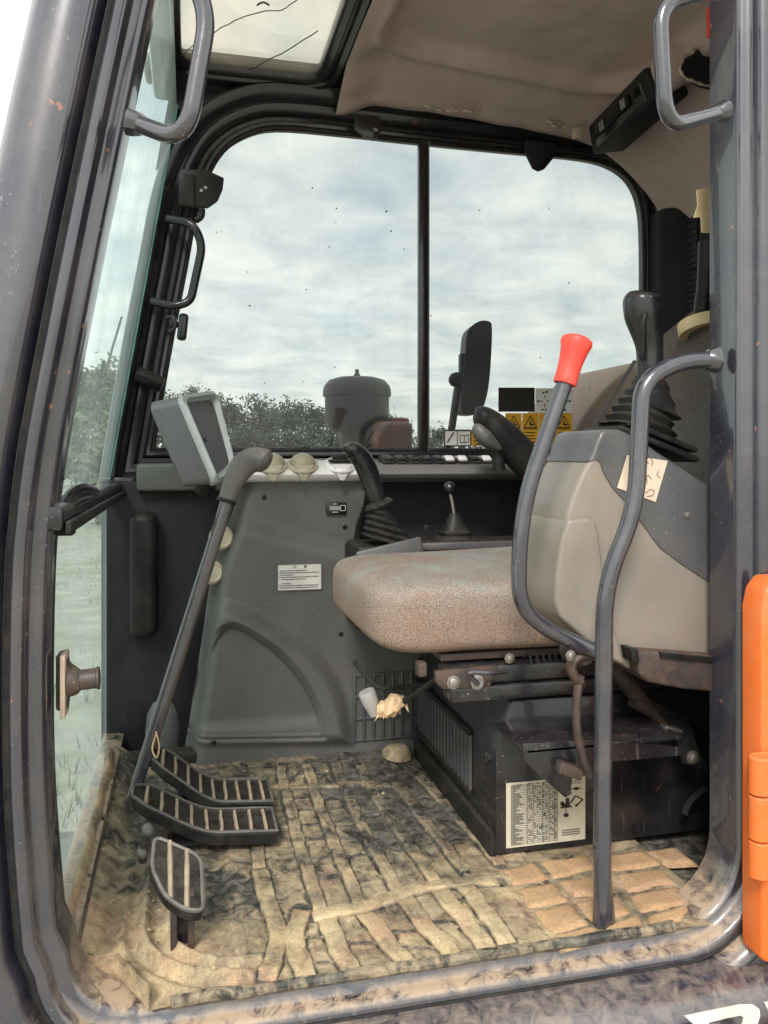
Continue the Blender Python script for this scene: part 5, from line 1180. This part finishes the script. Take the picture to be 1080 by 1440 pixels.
# windscreen pull bar, brackets and clips on the far front pillar
def pillar_bits():
    y = 1.965
    t = thing('pull_handle', 'black bent bar handle on the far front pillar', 'handle', W(240, 370, y=y))
    part('bar', MB().tube(fillet([W(236, 308, y=y), W(272, 314, y=y - 0.03), W(285, 345, y=y - 0.03), W(268, 424, y=y - 0.03), W(246, 431, y=y - 0.03), W(214, 424, y=y)], 0.04, 7), 0.0098, 14), 'black_gloss', t)
    t = thing('latch_plate', 'black latch plate with two screws above the pillar handle', 'latch', W(270, 290, y=y))
    part('plate', MB().prism([W(252, 240, y=y), W(288, 240, y=y), W(315, 252, y=y), W(313, 268, y=y), W(306, 284, y=y), W(292, 294, y=y), W(252, 290, y=y)], (0, -0.012, 0)), 'black_plastic', t, bevel=0.003)
    part('tongue', MB().box(W(262, 268, y=y - 0.016), (0.036, 0.012, 0.075)), 'black_plastic', t, bevel=0.003)
    for a, b in [(283, 268), (289, 264)]: part('screw', MB().lathe(W(a, b, y=y - 0.0125), (0, -1, 0), [(0.0045, 0), (0.004, 0.002), (0.001, 0.002)], 8), 'steel', t)
    part('hook', MB().tube(cr([W(284, 294, y=y), W(283, 304, y=y), W(275, 310, y=y)], 4), 0.008, 10), 'black_rubber', t)
    t = thing('window_clip', 'small black clamp knob on the window edge', 'clip', W(240, 460, y=y))
    part('bracket', MB().tube(cr([W(234, 446, y=y), W(244, 446, y=y - 0.01), W(246, 460, y=y - 0.01), W(238, 466, y=y)], 4), 0.005, 8), 'black_paint', t)
    part('knob', MB().box(W(257, 460, y=y - 0.005), (0.022, 0.03, 0.062), rotm('Y', R(6))), 'black_gloss', t, bevel=0.008, seg=3)
    part('stem', MB().tube([W(240, 455, y=y), W(256, 458, y=y)], 0.007, 8), 'black_paint', t)
    t = thing('pillar_stop', 'black rubber stop block sticking out of the pillar above the monitor', 'stop', W(200, 530, y=y))
    d = W(231, 541, y=y) - W(196, 527, y=y)
    part('block', MB().tube([W(192, 525, y=y), W(229, 542, y=y)], 0.021, 4, 0.9), 'black_plastic', t, bevel=0.003)
    t = thing('top_bracket', 'flat black bracket on the window top rail above the left pane', 'bracket', W(517, 180, y=y))
    part('plate', MB().prism([W(497, 163, y=y), W(532, 165, y=y), W(536, 185, y=y), W(526, 199, y=y), W(512, 194, y=y), (W(498, 182, y=y))], (0, -0.01, 0)), 'black_paint', t, bevel=0.002)
    part('screw', MB().lathe(W(528, 183, y=y - 0.01), (0, -1, 0), [(0.006, 0), (0.005, 0.003), (0.001, 0.003)], 8), 'steel', t)
    t = thing('top_bracket', 'shield-shaped black bracket hanging over the right pane', 'bracket', W(757, 210, y=y))
    part('plate', MB().prism([W(737, 198, y=y), W(777, 203, y=y), W(778, 222, y=y), W(764, 239, y=y), W(756, 242, y=y), W(748, 238, y=y), W(738, 218, y=y)], (0, -0.01, 0)), 'trim_dark', t, bevel=0.002)
    for a, b in [(747, 212), (758, 234)]: part('screw', MB().lathe(W(a, b, y=y - 0.01), (0, -1, 0), [(0.0045, 0), (0.004, 0.002), (0.001, 0.002)], 8), 'black_gloss', t)
pillar_bits()
def front_bits():
    # windscreen release handle, door latch bolt, wiper
    y = 1.22; t = thing('release_handle', 'black forked release handle on the windscreen crossbar', 'handle', W(98, 745, y=1.16))
    part('lever', MB().tube(cr([W(84, 722, y=1.12), W(96, 700, y=1.15), W(114, 690, y=1.18), W(138, 693, y=1.22)], 6), [0.011] * 7 + [0.0115] * 6 + [0.011, 0.010, 0.009, 0.008, 0.006, 0.004], 12, 0.7), 'black_gloss', t)
    part('fork', MB().tube(cr([W(84, 748, y=1.12), W(90, 726, y=1.13), W(104, 710, y=1.16), W(128, 700, y=1.20)], 6), [0.009] * 14 + [0.008, 0.007, 0.006, 0.005, 0.004], 12, 0.7), 'black_gloss', t)
    part('foot', MB().box(W(88, 746, y=1.13), (0.03, 0.03, 0.012)), 'black_plastic', t, bevel=0.003)
    y = 1.09; t = thing('door_latch', 'rusty round latch bolt on the front door post', 'latch', W(85, 960, y=y))
    part('flange', MB().prism([W(78, 922, y=y), W(92, 920, y=y), (W(94, 938, y=y)), (W(108, 948, y=y)), W(108, 966, y=y), W(96, 976, y=y), W(93, 1002, y=y), W(78, 1000, y=y)], (0, 0.03, 0)), 'rusty', t, bevel=0.003)
    part('plate', MB().box(W(91, 961, y=y + 0.01), (0.006, 0.04, 0.078)), 'pedal_rib', t, bevel=0.001)
    a, b = W(96, 958, y=y + 0.012), W(140, 953, y=y + 0.012); d = (b - a).normalized(); h = (b - a).length
    part('bolt_body', MB().lathe(a, d, [(0.004, 0), (0.020, 0), (0.018, h * 0.25), (0.013, h * 0.4), (0.013, h * 0.9), (0.0145, h * 0.92), (0.0145, h), (0.003, h)], 18), 'rusty', t)
    t = thing('wiper', 'thin black wiper arm resting on the windscreen', 'wiper', W(130, 580, x=-0.19))
    def ws(px, py):
        p = W(px, py, x=-0.15)
        for _ in range(6): p = W(px, py, x=ws_x(p.z) - 0.02)
        return p
    A, B, C_ = ws(171, 446), ws(146, 530), ws(130, 576)
    part('arm', MB().tube([A, B], 0.0026, 6), 'black_paint', t); part('blade', MB().tube([B + V(0, 0, 0.03), C_], 0.0042, 6), 'black_rubber', t)
front_bits()

# ------------------------------------------------------------------ overhead radio, speaker hole, tape
def radio():
    t = thing('radio', 'black radio panel set in the rear corner of the roof liner', 'radio', (1.02, 1.78, 1.5))
    A, B, C_, D = W(826, 178, y=1.90), W(905, 94, y=1.62), W(921, 138, y=1.62), W(833, 219, y=1.90)     # front face: far-top, near-top, near-bottom, far-bottom
    n = (B - A).cross(D - A).normalized()
    if n.x > 0: n = -n
    c = (A + B + C_ + D) / 4
    back = [p - n * 0.09 for p in (A, B, C_, D)]
    part('housing', MB().hull8(back, [A, B, C_, D]), 'trim_dark', t, bevel=0.008, seg=3)
    def q(k, o): return [c + (p - c) * k + n * o for p in (A, B, C_, D)]
    part('liner_boss', MB().hull8([p + V(0.05, 0.0, 0.10) for p in q(1.5, -0.14)], q(1.10, -0.012)), 'liner_brown', t, bevel=0.02, seg=4, angle=60)
    face = part('face', MB().hull8(q(0.80, -0.004), q(0.78, 0.002)), 'black_gloss', t, bevel=0.003)
    e1 = (B - A); e2 = (D - A)
    def at(u, v, o=0.004): return c + e1 * (u - 0.5) + e2 * (v - 0.5) + n * o
    part('radio_unit', MB().hull8([at(.2, .62, .0), at(.72, .62, .0), at(.72, .28, .0), at(.2, .28, .0)], [at(.2, .62, .008), at(.72, .62, .008), at(.72, .28, .008), at(.2, .28, .008)]), 'black_plastic', face, bevel=0.002)
    part('display', MB().hull8([at(.32, .52, .006), at(.58, .52, .006), at(.58, .36, .006), at(.32, .36, .006)], [at(.32, .52, .0095), at(.58, .52, .0095), at(.58, .36, .0095), at(.32, .36, .0095)]), 'screen', face)
    for u in (0.245, 0.29, 0.63, 0.67):
        for v in (0.36, 0.46, 0.55): part('key', MB().lathe(at(u, v, 0.007), n, [(0.0045, 0), (0.0045, 0.003), (0.001, 0.0035)], 6), 'plug_grey', face)
    part('knob', MB().lathe(at(0.83, 0.45, 0.002), n, [(0.010, 0), (0.009, 0.010), (0.002, 0.011)], 14), 'black_plastic', face)
    p = W(811, 188, y=1.93); part('foam_plug', MB().box(p, (0.022, 0.02, 0.028)), 'foam', t, bevel=0.004)
    # gaping hole in the liner for a missing lamp
    P = [W(a, b, x=0.99) for a, b in [(955, 97), (962, 80), (978, 68), (1000, 62), (1024, 64), (1030, 118), (1000, 121), (978, 116), (964, 110)]]
    t = thing('lamp_opening', 'torn dark opening in the roof liner behind the rear post', 'opening', sum(P, V(0, 0, 0)) / len(P))
    P = [p + V(nz(p, 60), 0, nz(p, 60, 2)) * 0.006 for p in P]
    part('hole', MB().prism([W(a, b, y=1.55) for a, b in [(955, 97), (960, 84), (966, 80), (978, 69), (1000, 62), (1024, 64), (1030, 118), (1000, 121), (978, 116), (964, 108)]], (0.02, 0.02, 0.0)), 'trim_dark', t)
    m = MB(); m.tube(resample(cr([W(a, b, y=1.548) for a, b in [(1000, 121), (978, 116), (964, 109), (956, 98), (960, 84), (966, 80), (978, 68)]], 4), 0.01), 0.003, 6); m.v = [q_ + V(nz(q_, 120, 1), 0, nz(q_, 120, 2)) * 0.006 for q_ in m.v]; part('torn_rim', m, 'foam', t)
    t = thing('red_strip', 'narrow red strip showing beside the rear post at the top', 'strip', W(999, 30, y=1.30))
    part('strip', MB().box(W(1002, 30, y=1.30), (0.014, 0.02, 0.055)), 'red_plastic', t, bevel=0.003)
radio()
def rear_bits():
    # vents on the rear trim
    t = thing('rear_vent', 'tall black louvred vent on the rear trim beyond the seat back', 'vent', W(966, 380, y=1.86))
    xx = 1.318
    def face(px0, py0, px1, py1): 
        a, b = W(px0, py0, x=xx), W(px1, py1, x=xx); return a, b
    a, b = W(950, 308, y=1.893), W(992, 445, y=1.80)
    P0, P1 = W(948, 306, y=1.895), W(1000, 450, y=1.80); x_f = 1.30
    y_a, y_b = W(950, 380, x=x_f).y, W(1000, 380, x=x_f).y; zt, zb = W(965, 308, x=x_f).z, W(965, 448, x=x_f).z
    part('vent_frame', MB().box((x_f + 0.02, (y_a + y_b) / 2, (zt + zb) / 2), (0.05, abs(y_a - y_b), zt - zb)), 'trim_dark', t, bevel=0.006)
    zm = W(965, 384, x=x_f).z
    yy0, yy1 = y_a - 0.010, W(984, 380, x=x_f).y
    for (z0, z1) in [(zm + 0.006, zt - 0.012), (zb + 0.01, zm - 0.006)]:
        part('vent_mouth', MB().box((x_f - 0.006, (yy0 + yy1) / 2, (z0 + z1) / 2), (0.006, abs(yy0 - yy1), z1 - z0)), 'ink', t)
        k = 0
        for i in range(7):
            z = z0 + (z1 - z0) * (i + 0.5) / 7; part('vent_slat', MB().box((x_f - 0.008, (yy0 + yy1) / 2, z), (0.006, abs(yy0 - yy1) - 0.006, 0.0025), rotm('Y', R(30))), 'black_plastic', t)
    # tape roll hung on a black hook
    t = thing('tape_roll', 'roll of cream masking tape hanging above the seat back', 'tape', W(985, 460, y=1.50))
    c = W(992, 460, y=1.50)
    part('roll', MB().loft([[c + rotm('X', R(-16)) @ V(r * math.cos(2 * math.pi * k / 36), r * math.sin(2 * math.pi * k / 36), h) for k in range(36)] for r, h in [(0.038, -0.013), (0.054, -0.013), (0.055, -0.011), (0.055, 0.011), (0.054, 0.013), (0.038, 0.013), (0.0375, 0.0), (0.038, -0.013)]], caps=False), 'tape', t, angle=40)
    t = thing('hanging_hook', 'black rounded hook holding the tape roll', 'hook', W(992, 400, y=1.50))
    part('hook', MB().tube(cr([W(996, 340, y=1.50), W(994, 400, y=1.50), W(990, 430, y=1.495), W(988, 446, y=1.49)], 5), [0.02] * 10 + [0.0195, 0.019, 0.018, 0.016, 0.012, 0.006], 14), 'black_plastic', t)
    y = 1.20; t = thing('paper_strip', 'pale yellow tape strip folded over beside the rear post', 'tape', W(992, 300, y=y))
    part('upper_flap', MB().prism([W(980, 267, y=y), W(1004, 262, y=y), W(1004, 304, y=y), W(976, 306, y=y), W(982, 288, y=y)], (0, 0.003, 0)), 'tape', t)
    part('lower_flap', MB().prism([W(986, 303, y=y - 0.002), W(1004, 300, y=y - 0.002), W(1004, 328, y=y - 0.002), W(987, 327, y=y - 0.002)], (0, 0.002, 0)), 'tape', t)
rear_bits()

# ------------------------------------------------------------------ decals on the right pane
def decals():
    y = YW - 0.001
    def rect(x0, y0, x1, y1, o=0.0):
        return [W(x0, y0, y=y - o), W(x1, y0, y=y - o), W(x1, y1, y=y - o), W(x0, y1, y=y - o)]
    def slab(name, r, mat, parent, o=0.0, th=0.0008): return part(name, MB().prism(rect(*r, o), (0, th, 0)), mat, parent)
    t = thing('pattern_decal', 'black and white lever pattern decal on the right window pane', 'decal', W(753, 580, y=y))
    slab('black_field', (701, 545, 752, 579), 'ink', t); slab('white_field', (753, 546, 805, 580), 'sticker_white', t)
    m = MB(); o = 0.0012
    for cx in (766, 792):
        for dx, dy in [(-8, 0), (8, 0), (0, -10), (0, 10)]:
            a = W(cx + dx * 0.35, 564 + dy * 0.35, y=y - o); b = W(cx + dx * 0.8, 564 + dy * 0.8, y=y - o); m.tube([a, b], 0.0013, 5)
        for dx, dy in [(-9, 0), (9, 0), (-2, -12), (2, 12), (3, -13), (-3, 12)]: m.box(W(cx + dx, 564 + dy, y=y - o), (0.006, 0.0008, 0.0045))
    part('print', m, 'ink', t)
    names = ['yellow warning decal leftmost of the row of four on the pane', 'yellow warning decal second in the row of four on the pane', 'yellow warning decal third in the row of four, partly behind the red-tipped lever', 'yellow warning decal rightmost of the row of four on the pane']
    def warn(r, label, sym=0):
        x0, y0, x1, y1 = r; t = thing('warning_decal', label, 'decal', W((x0 + x1) / 2, y1, y=y), 'yellow warning decals on the right pane')
        slab('sheet', r, 'sticker_yellow', t)
        m = MB(); o = 0.0012; cx = (x0 + x1) / 2; ym = y0 + (y1 - y0) * 0.48; w = (x1 - x0) * 0.40
        tri = [W(cx, y0 + 4, y=y - o), W(cx + w, ym - 2, y=y - o), W(cx - w, ym - 2, y=y - o)]
        for a, b in zip(tri, tri[1:] + tri[:1]): m.tube([a, b], 0.0011, 5)
        m.box(W(cx, (y0 + ym) / 2 + 3, y=y - o), (0.004, 0.0008, 0.012)); m.box(W(cx + 3, (y0 + ym) / 2 + 5, y=y - o), (0.008, 0.0008, 0.004))
        m.box(W(cx, ym, y=y - o), ((x1 - x0) * y / FPX * 0.95, 0.0008, 0.0014))
        for k in range(4): m.box(W(cx - 1 + sym, ym + 5 + k * 4.4, y=y - o), ((x1 - x0) * y / FPX * (0.72 - 0.12 * (k % 2)), 0.0008, 0.0022))
        part('print', m, 'ink', t)
    for k in range(4): warn((711 + k * 23.6, 581, 733.5 + k * 23.6, 627), names[k], k % 2)
    warn((663, 604, 686, 627), 'yellow warning decal alone beside the white pictogram decal')
    t = thing('manual_decal', 'white two-panel pictogram decal with black border low on the pane', 'decal', W(643, 628, y=y))
    slab('sheet', (625, 605, 662, 627), 'sticker_white', t)
    m = MB(); q = rect(625, 605, 662, 627, 0.0012)
    for a, b in zip(q, q[1:] + q[:1]): m.tube([a, b], 0.0017, 4)
    m.tube([W(643, 605, y=y - .0012), W(643, 627, y=y - .0012)], 0.0008, 4); m.tube([W(629, 622, y=y - .0012), W(638, 608, y=y - .0012)], 0.0016, 4)
    for a, b in [((647, 611), (647, 622)), ((647, 622), (659, 622)), ((659, 611), (659, 622)), ((653, 612), (653, 622)), ((647, 611), (653, 613)), ((653, 613), (659, 611))]: m.tube([W(*a, y=y - .0012), W(*b, y=y - .0012)], 0.0008, 4)
    part('print', m, 'ink', t)
decals()
def pane_spots():
    rnd = random.Random(4)
    for k in range(34):
        px = rnd.uniform(300, 890); py = rnd.uniform(230, 560); r = rnd.choice([0.0010, 0.0013, 0.0017, 0.0024])
        p = W(px, py, y=YW + (0.0035 if px > 600 else 0.0155)); m = MB()
        m.lathe(p, (0, -1, 0), [(0.0003, -0.0004), (r, -0.0004), (r * 0.8, 0.0005), (0.0003, 0.0006)], 6); m.v = [q + V(nz(q, 900, 1), 0, nz(q, 900, 2)) * r for q in m.v]
        part('dirt_spot', m, 'crack_line', cab)
pane_spots()

# ------------------------------------------------------------------ outside the far window
def outside_machine():
    # exterior mirror
    y = 2.40; t = thing('rear_view_mirror', 'dusty exterior mirror on a bent arm outside the right pane', 'mirror', W(636, 640, y=y))
    P = [W(a, b, y=y) for a, b in cr_px([(657, 470), (664, 458), (676, 451), (688, 452), (692, 460), (691, 500), (687, 545), (680, 572), (672, 582), (656, 583), (650, 578), (651, 545), (654, 505)])]
    part('housing', MB().prism(P, (0.012, 0.09, 0)), 'black_plastic', t, bevel=0.012, seg=3, angle=60)
    part('clamp', MB().box(W(651, 520, y=y + 0.03), (0.022, 0.03, 0.10)), 'black_plastic', t, bevel=0.004)
    part('ball_joint', MB().lathe(W(642, 534, y=y + 0.03) - V(0, 0, 0.024), (0, 0, 1), [(0.004, 0), (0.018, 0.006), (0.025, 0.018), (0.025, 0.03), (0.018, 0.042), (0.004, 0.048)], 16), 'black_plastic', t)
    part('arm', MB().tube([W(644, 540, y=y + 0.03), W(636, 598, y=y + 0.03), W(622, 660, y=y + 0.03), W(616, 700, y=y + 0.03)], 0.012, 12), 'black_paint', t)
    # air pre-cleaner
    y = 2.75; c = W(502, 640, y=y); s = y / FPX; z = lambda py: W(502, py, y=y).z
    t = thing('air_precleaner', 'round black air pre-cleaner drum on the hood outside the left pane', 'pre-cleaner', (c.x, c.y, z(640)))
    m = MB(); R_ = 49 * s
    m.lathe((c.x, c.y, 0), (0, 0, 1), [(0.002, z(530)), (R_ * 0.55, z(531)), (R_ * 0.82, z(535)), (R_ * 0.96, z(543)), (R_, z(550)), (R_, z(557)), (R_ * 0.94, z(559))], 36); part('lid', m, 'tank_black', t)
    m = MB(); m.lathe((c.x, c.y, 0), (0, 0, 1), [(R_ * 0.94, z(558)), (R_ * 0.94, z(590)), (R_ * 0.88, z(602)), (R_ * 0.70, z(607)), (R_ * 0.5, z(612)), (R_ * 0.5, z(650))], 36); part('bowl', m, 'tank_black', t)
    part('wing_nut', MB().lathe((c.x, c.y, z(532)), (0, 0, 1), [(0.012, 0), (0.012, 0.012), (0.007, 0.018), (0.007, 0.030), (0.002, 0.032)], 10), 'black_paint', t)
    # hood of the machine beyond the sill: low red cover, tan rear hood
    a, b = W(528, 592, y=2.62), W(582, 640, y=2.62)
    t = thing('hood_cover', 'dull red hood cover outside the window next to the drum', 'hood', ((a.x + b.x) / 2, 2.7, 0.4))
    part('cover', MB().box(((a.x + b.x) / 2, 2.72, (a.z + 0.40) / 2), (b.x - a.x, 0.2, a.z - 0.40)), 'hood_red', t, bevel=0.02, seg=3)
    part('cap', MB().lathe(((a.x + b.x) / 2 + 0.03, 2.70, a.z - 0.004), (0, 0, 1), [(0.04, 0), (0.04, 0.012), (0.034, 0.018), (0.004, 0.02)], 18), 'hood_red', t)
    t = thing('rear_hood', 'tan curved rear hood outside behind the left joystick', 'hood', (1.3, 2.5, 0.3))
    P = [W(p, q, y=2.30) for p, q in cr_px([(796, 640), (806, 612), (824, 580), (848, 550), (874, 526), (905, 508), (960, 496)], False)] + [V(1.9, 2.30, 0.98), V(1.9, 2.30, 0.3), V(W(796, 640, y=2.3).x, 2.30, 0.3)]
    part('skin', MB().prism(P, (0, 0.5, 0)), 'hood_tan', t, bevel=0.015, seg=3, angle=50)
    # upper structure deck under everything
    d = thing('machine_deck', 'dark upper deck of the excavator beyond the cab window', 'machine deck', (0.6, 2.5, -0.4))
    part('deck', MB().box((0.8, 2.62, -0.02), (2.0, 0.95, 0.80)), 'black_paint', d, bevel=0.03)
    part('underframe', MB().box((0.6, 1.6, -0.40), (2.2, 1.2, 0.25)), 'black_paint', d, bevel=0.02)
def cr_px(pp, closed=True): return [(p.x, p.y) for p in cr([V(a, b, 0) for a, b in pp], 4, closed)]
outside_machine()

# ------------------------------------------------------------------ trees
def tree(x, y, h, w, label, mat, n, leaf, shape=1.0, group='trees and bushes beyond the field', low=0.12, seed=0, clumps=22):
    rnd = random.Random(seed); b = V(x, y, GROUND); t = thing('broadleaf_tree', label, 'tree', b, group)
    lean = V(rnd.uniform(-.08, .08) * h, 0, 0); r0 = 0.018 * h + 0.02
    m = MB(); trunk = cr([b, b + V(lean.x * 0.2, 0, h * 0.3), b + V(lean.x * 0.6, 0, h * 0.6), b + lean + V(0, 0, h * 0.9)], 4)
    m.tube(trunk, [r0 * (1 - 0.8 * i / (len(trunk) - 1)) for i in range(len(trunk))], 7)
    for k in range(7):
        u = rnd.uniform(0.2, 0.75); p = b + lean * u + V(0, 0, h * u * 0.95); an = rnd.uniform(0, 6.28); L = w * rnd.uniform(0.3, 0.5)
        m.tube([p, p + V(math.cos(an) * L * 0.5, math.sin(an) * L * 0.5, L * 0.35), p + V(math.cos(an) * L, math.sin(an) * L, L * 0.6)], [r0 * 0.4, r0 * 0.25, r0 * 0.08], 5)
    part('trunk', m, 'bark', t)
    vs = []; fs = []
    cl = []
    for k in range(clumps):
        u = rnd.random() ** 0.8; zc = low + (0.97 - low) * u; rad = (math.sin(math.pi * (0.12 + 0.83 * u)) ** shape) * w / 2
        an = rnd.uniform(0, 6.28); q = math.sqrt(rnd.random()); cl.append((b + lean * u + V(math.cos(an) * rad * q, math.sin(an) * rad * q, h * zc), w * rnd.uniform(0.10, 0.21)))
    for k in range(n):
        c, r = cl[rnd.randrange(clumps)]
        d = V(rnd.gauss(0, 1), rnd.gauss(0, 1), rnd.gauss(0, 0.8)).normalized() * r * (rnd.random() ** 0.45) * (1.0 if rnd.random() > 0.06 else 1.5)
        p = c + d; a1 = V(rnd.gauss(0, 1), rnd.gauss(0, 1), rnd.gauss(0, 1)).normalized(); a2 = a1.orthogonal().normalized()
        s = leaf * rnd.uniform(0.6, 1.3); o = len(vs)
        vs += [p - a1 * s, p + a2 * s * 0.45, p + a1 * s, p - a2 * s * 0.45]; fs.append((o, o + 1, o + 2, o + 3))
    mb = MB(); mb.v = vs; mb.f = fs; part('crown', mb, mat, t, recalc=False)
def trees():
    rnd = random.Random(21)
    # tree line seen through the side window, named by where it stands against drum, monitor and mirror
    spec = [(222, 556, 'thin pale tree just left of the monitor in the window', 'leaf_mid', 60, 1.1, 26), (252, 560, 'wispy tree behind the top of the monitor', 'leaf_mid', 62, 1.0, 22), (290, 545, 'tall feathery tree right above the monitor', 'leaf_pale', 75, 1.0, 20),
            (330, 572, 'bush beside the right edge of the monitor', 'leaf_dark', 58, 1.3, 26), (352, 564, 'airy small tree showing gaps between monitor and drum', 'leaf_mid', 54, 1.0, 16), (384, 572, 'round dark tree midway between monitor and drum', 'leaf_dark', 60, 1.3, 26),
            (412, 573, 'broad dark tree nearest left of the drum', 'leaf_dark', 64, 1.5, 28), (438, 577, 'low tree touching the left edge of the drum', 'leaf_dark', 60, 1.3, 24), (475, 572, 'dark tree hidden mostly behind the drum', 'leaf_dark', 62, 1.4, 20),
            (545, 584, 'low bush right of the drum in the window', 'leaf_mid', 66, 1.2, 20), (620, 606, 'low bush at the window divider near the mirror arm', 'leaf_mid', 80, 1.4, 16)]
    for i, (px, py, lab, mat, d, asp, cl) in enumerate(spec):
        p = W(px, py, y=d); h = p.z - GROUND; w = h * 0.85 * asp
        tree(p.x, p.y, h, w, lab, mat, 2600 if h > 4 else 1600, 0.17, 0.8, seed=i + 1, clumps=cl + 8, low=0.06)
    # nearer bushes seen through the windscreen
    for i, (px, py, d, lab, mat) in enumerate([(150, 512, 36, 'tall leafy tree behind the wiper in the windscreen', 'leaf_pale'), (118, 535, 44, 'green tree by the front post, seen through the windscreen', 'leaf_pale'), (176, 572, 28, 'bush at the far edge of the windscreen', 'leaf_pale'), (150, 628, 20, 'tall reedy bush low in the windscreen', 'leaf_pale')]):
        p = W(px, py, y=d); h = p.z - GROUND
        tree(p.x, p.y, h, h * 0.75, lab, mat, 3200, 0.16 if d > 25 else 0.10, 0.8, seed=40 + i, clumps=30, low=0.04)
    # rough hedge under the tree line
    mb = MB(); rnd = random.Random(5)
    for k in range(9000):
        x = rnd.uniform(-70, 60); y = 68 + rnd.uniform(-6, 14) + 0.1 * abs(x); zmax = 2.6 + 1.6 * nz((x * 0.15, 0, 0), 1) + 0.7 * nz((x * 0.7, 3, 0), 1); p = V(x, y, GROUND + rnd.random() * zmax)
        a1 = V(rnd.gauss(0, 1), rnd.gauss(0, 1), rnd.gauss(0, 1)).normalized(); a2 = a1.orthogonal(); s = rnd.uniform(0.15, 0.4); o = len(mb.v)
        mb.v += [p - a1 * s, p + a2 * s * 0.5, p + a1 * s, p - a2 * s * 0.5]; mb.f.append((o, o + 1, o + 2, o + 3))
    o = part('undergrowth', mb, 'leaf_dark', recalc=False); o['kind'] = 'stuff'
    mb = MB(); rnd = random.Random(8)
    for k in range(800):
        y = 3.2 + 16 * rnd.random() ** 1.5; x = -0.35 - y * rnd.uniform(0.02, 0.30)
        if nz((x, y, 0), 0.6) < -0.05: continue
        p = V(x, y, GROUND - 0.02)
        for b in range(4):
            a = rnd.uniform(0, 6.28); h = rnd.uniform(0.04, 0.15); t = V(math.cos(a), math.sin(a), 0); o_ = len(mb.v); q = p + t * rnd.uniform(0, 0.06)
            mb.v += [q - t.cross(V(0, 0, 1)) * 0.006, q + t.cross(V(0, 0, 1)) * 0.006, q + t * h * 0.45 + V(0, 0, h)]; mb.f.append((o_, o_ + 1, o_ + 2))
    o = part('grass', mb, 'leaf_pale', recalc=False); o['kind'] = 'stuff'
trees()
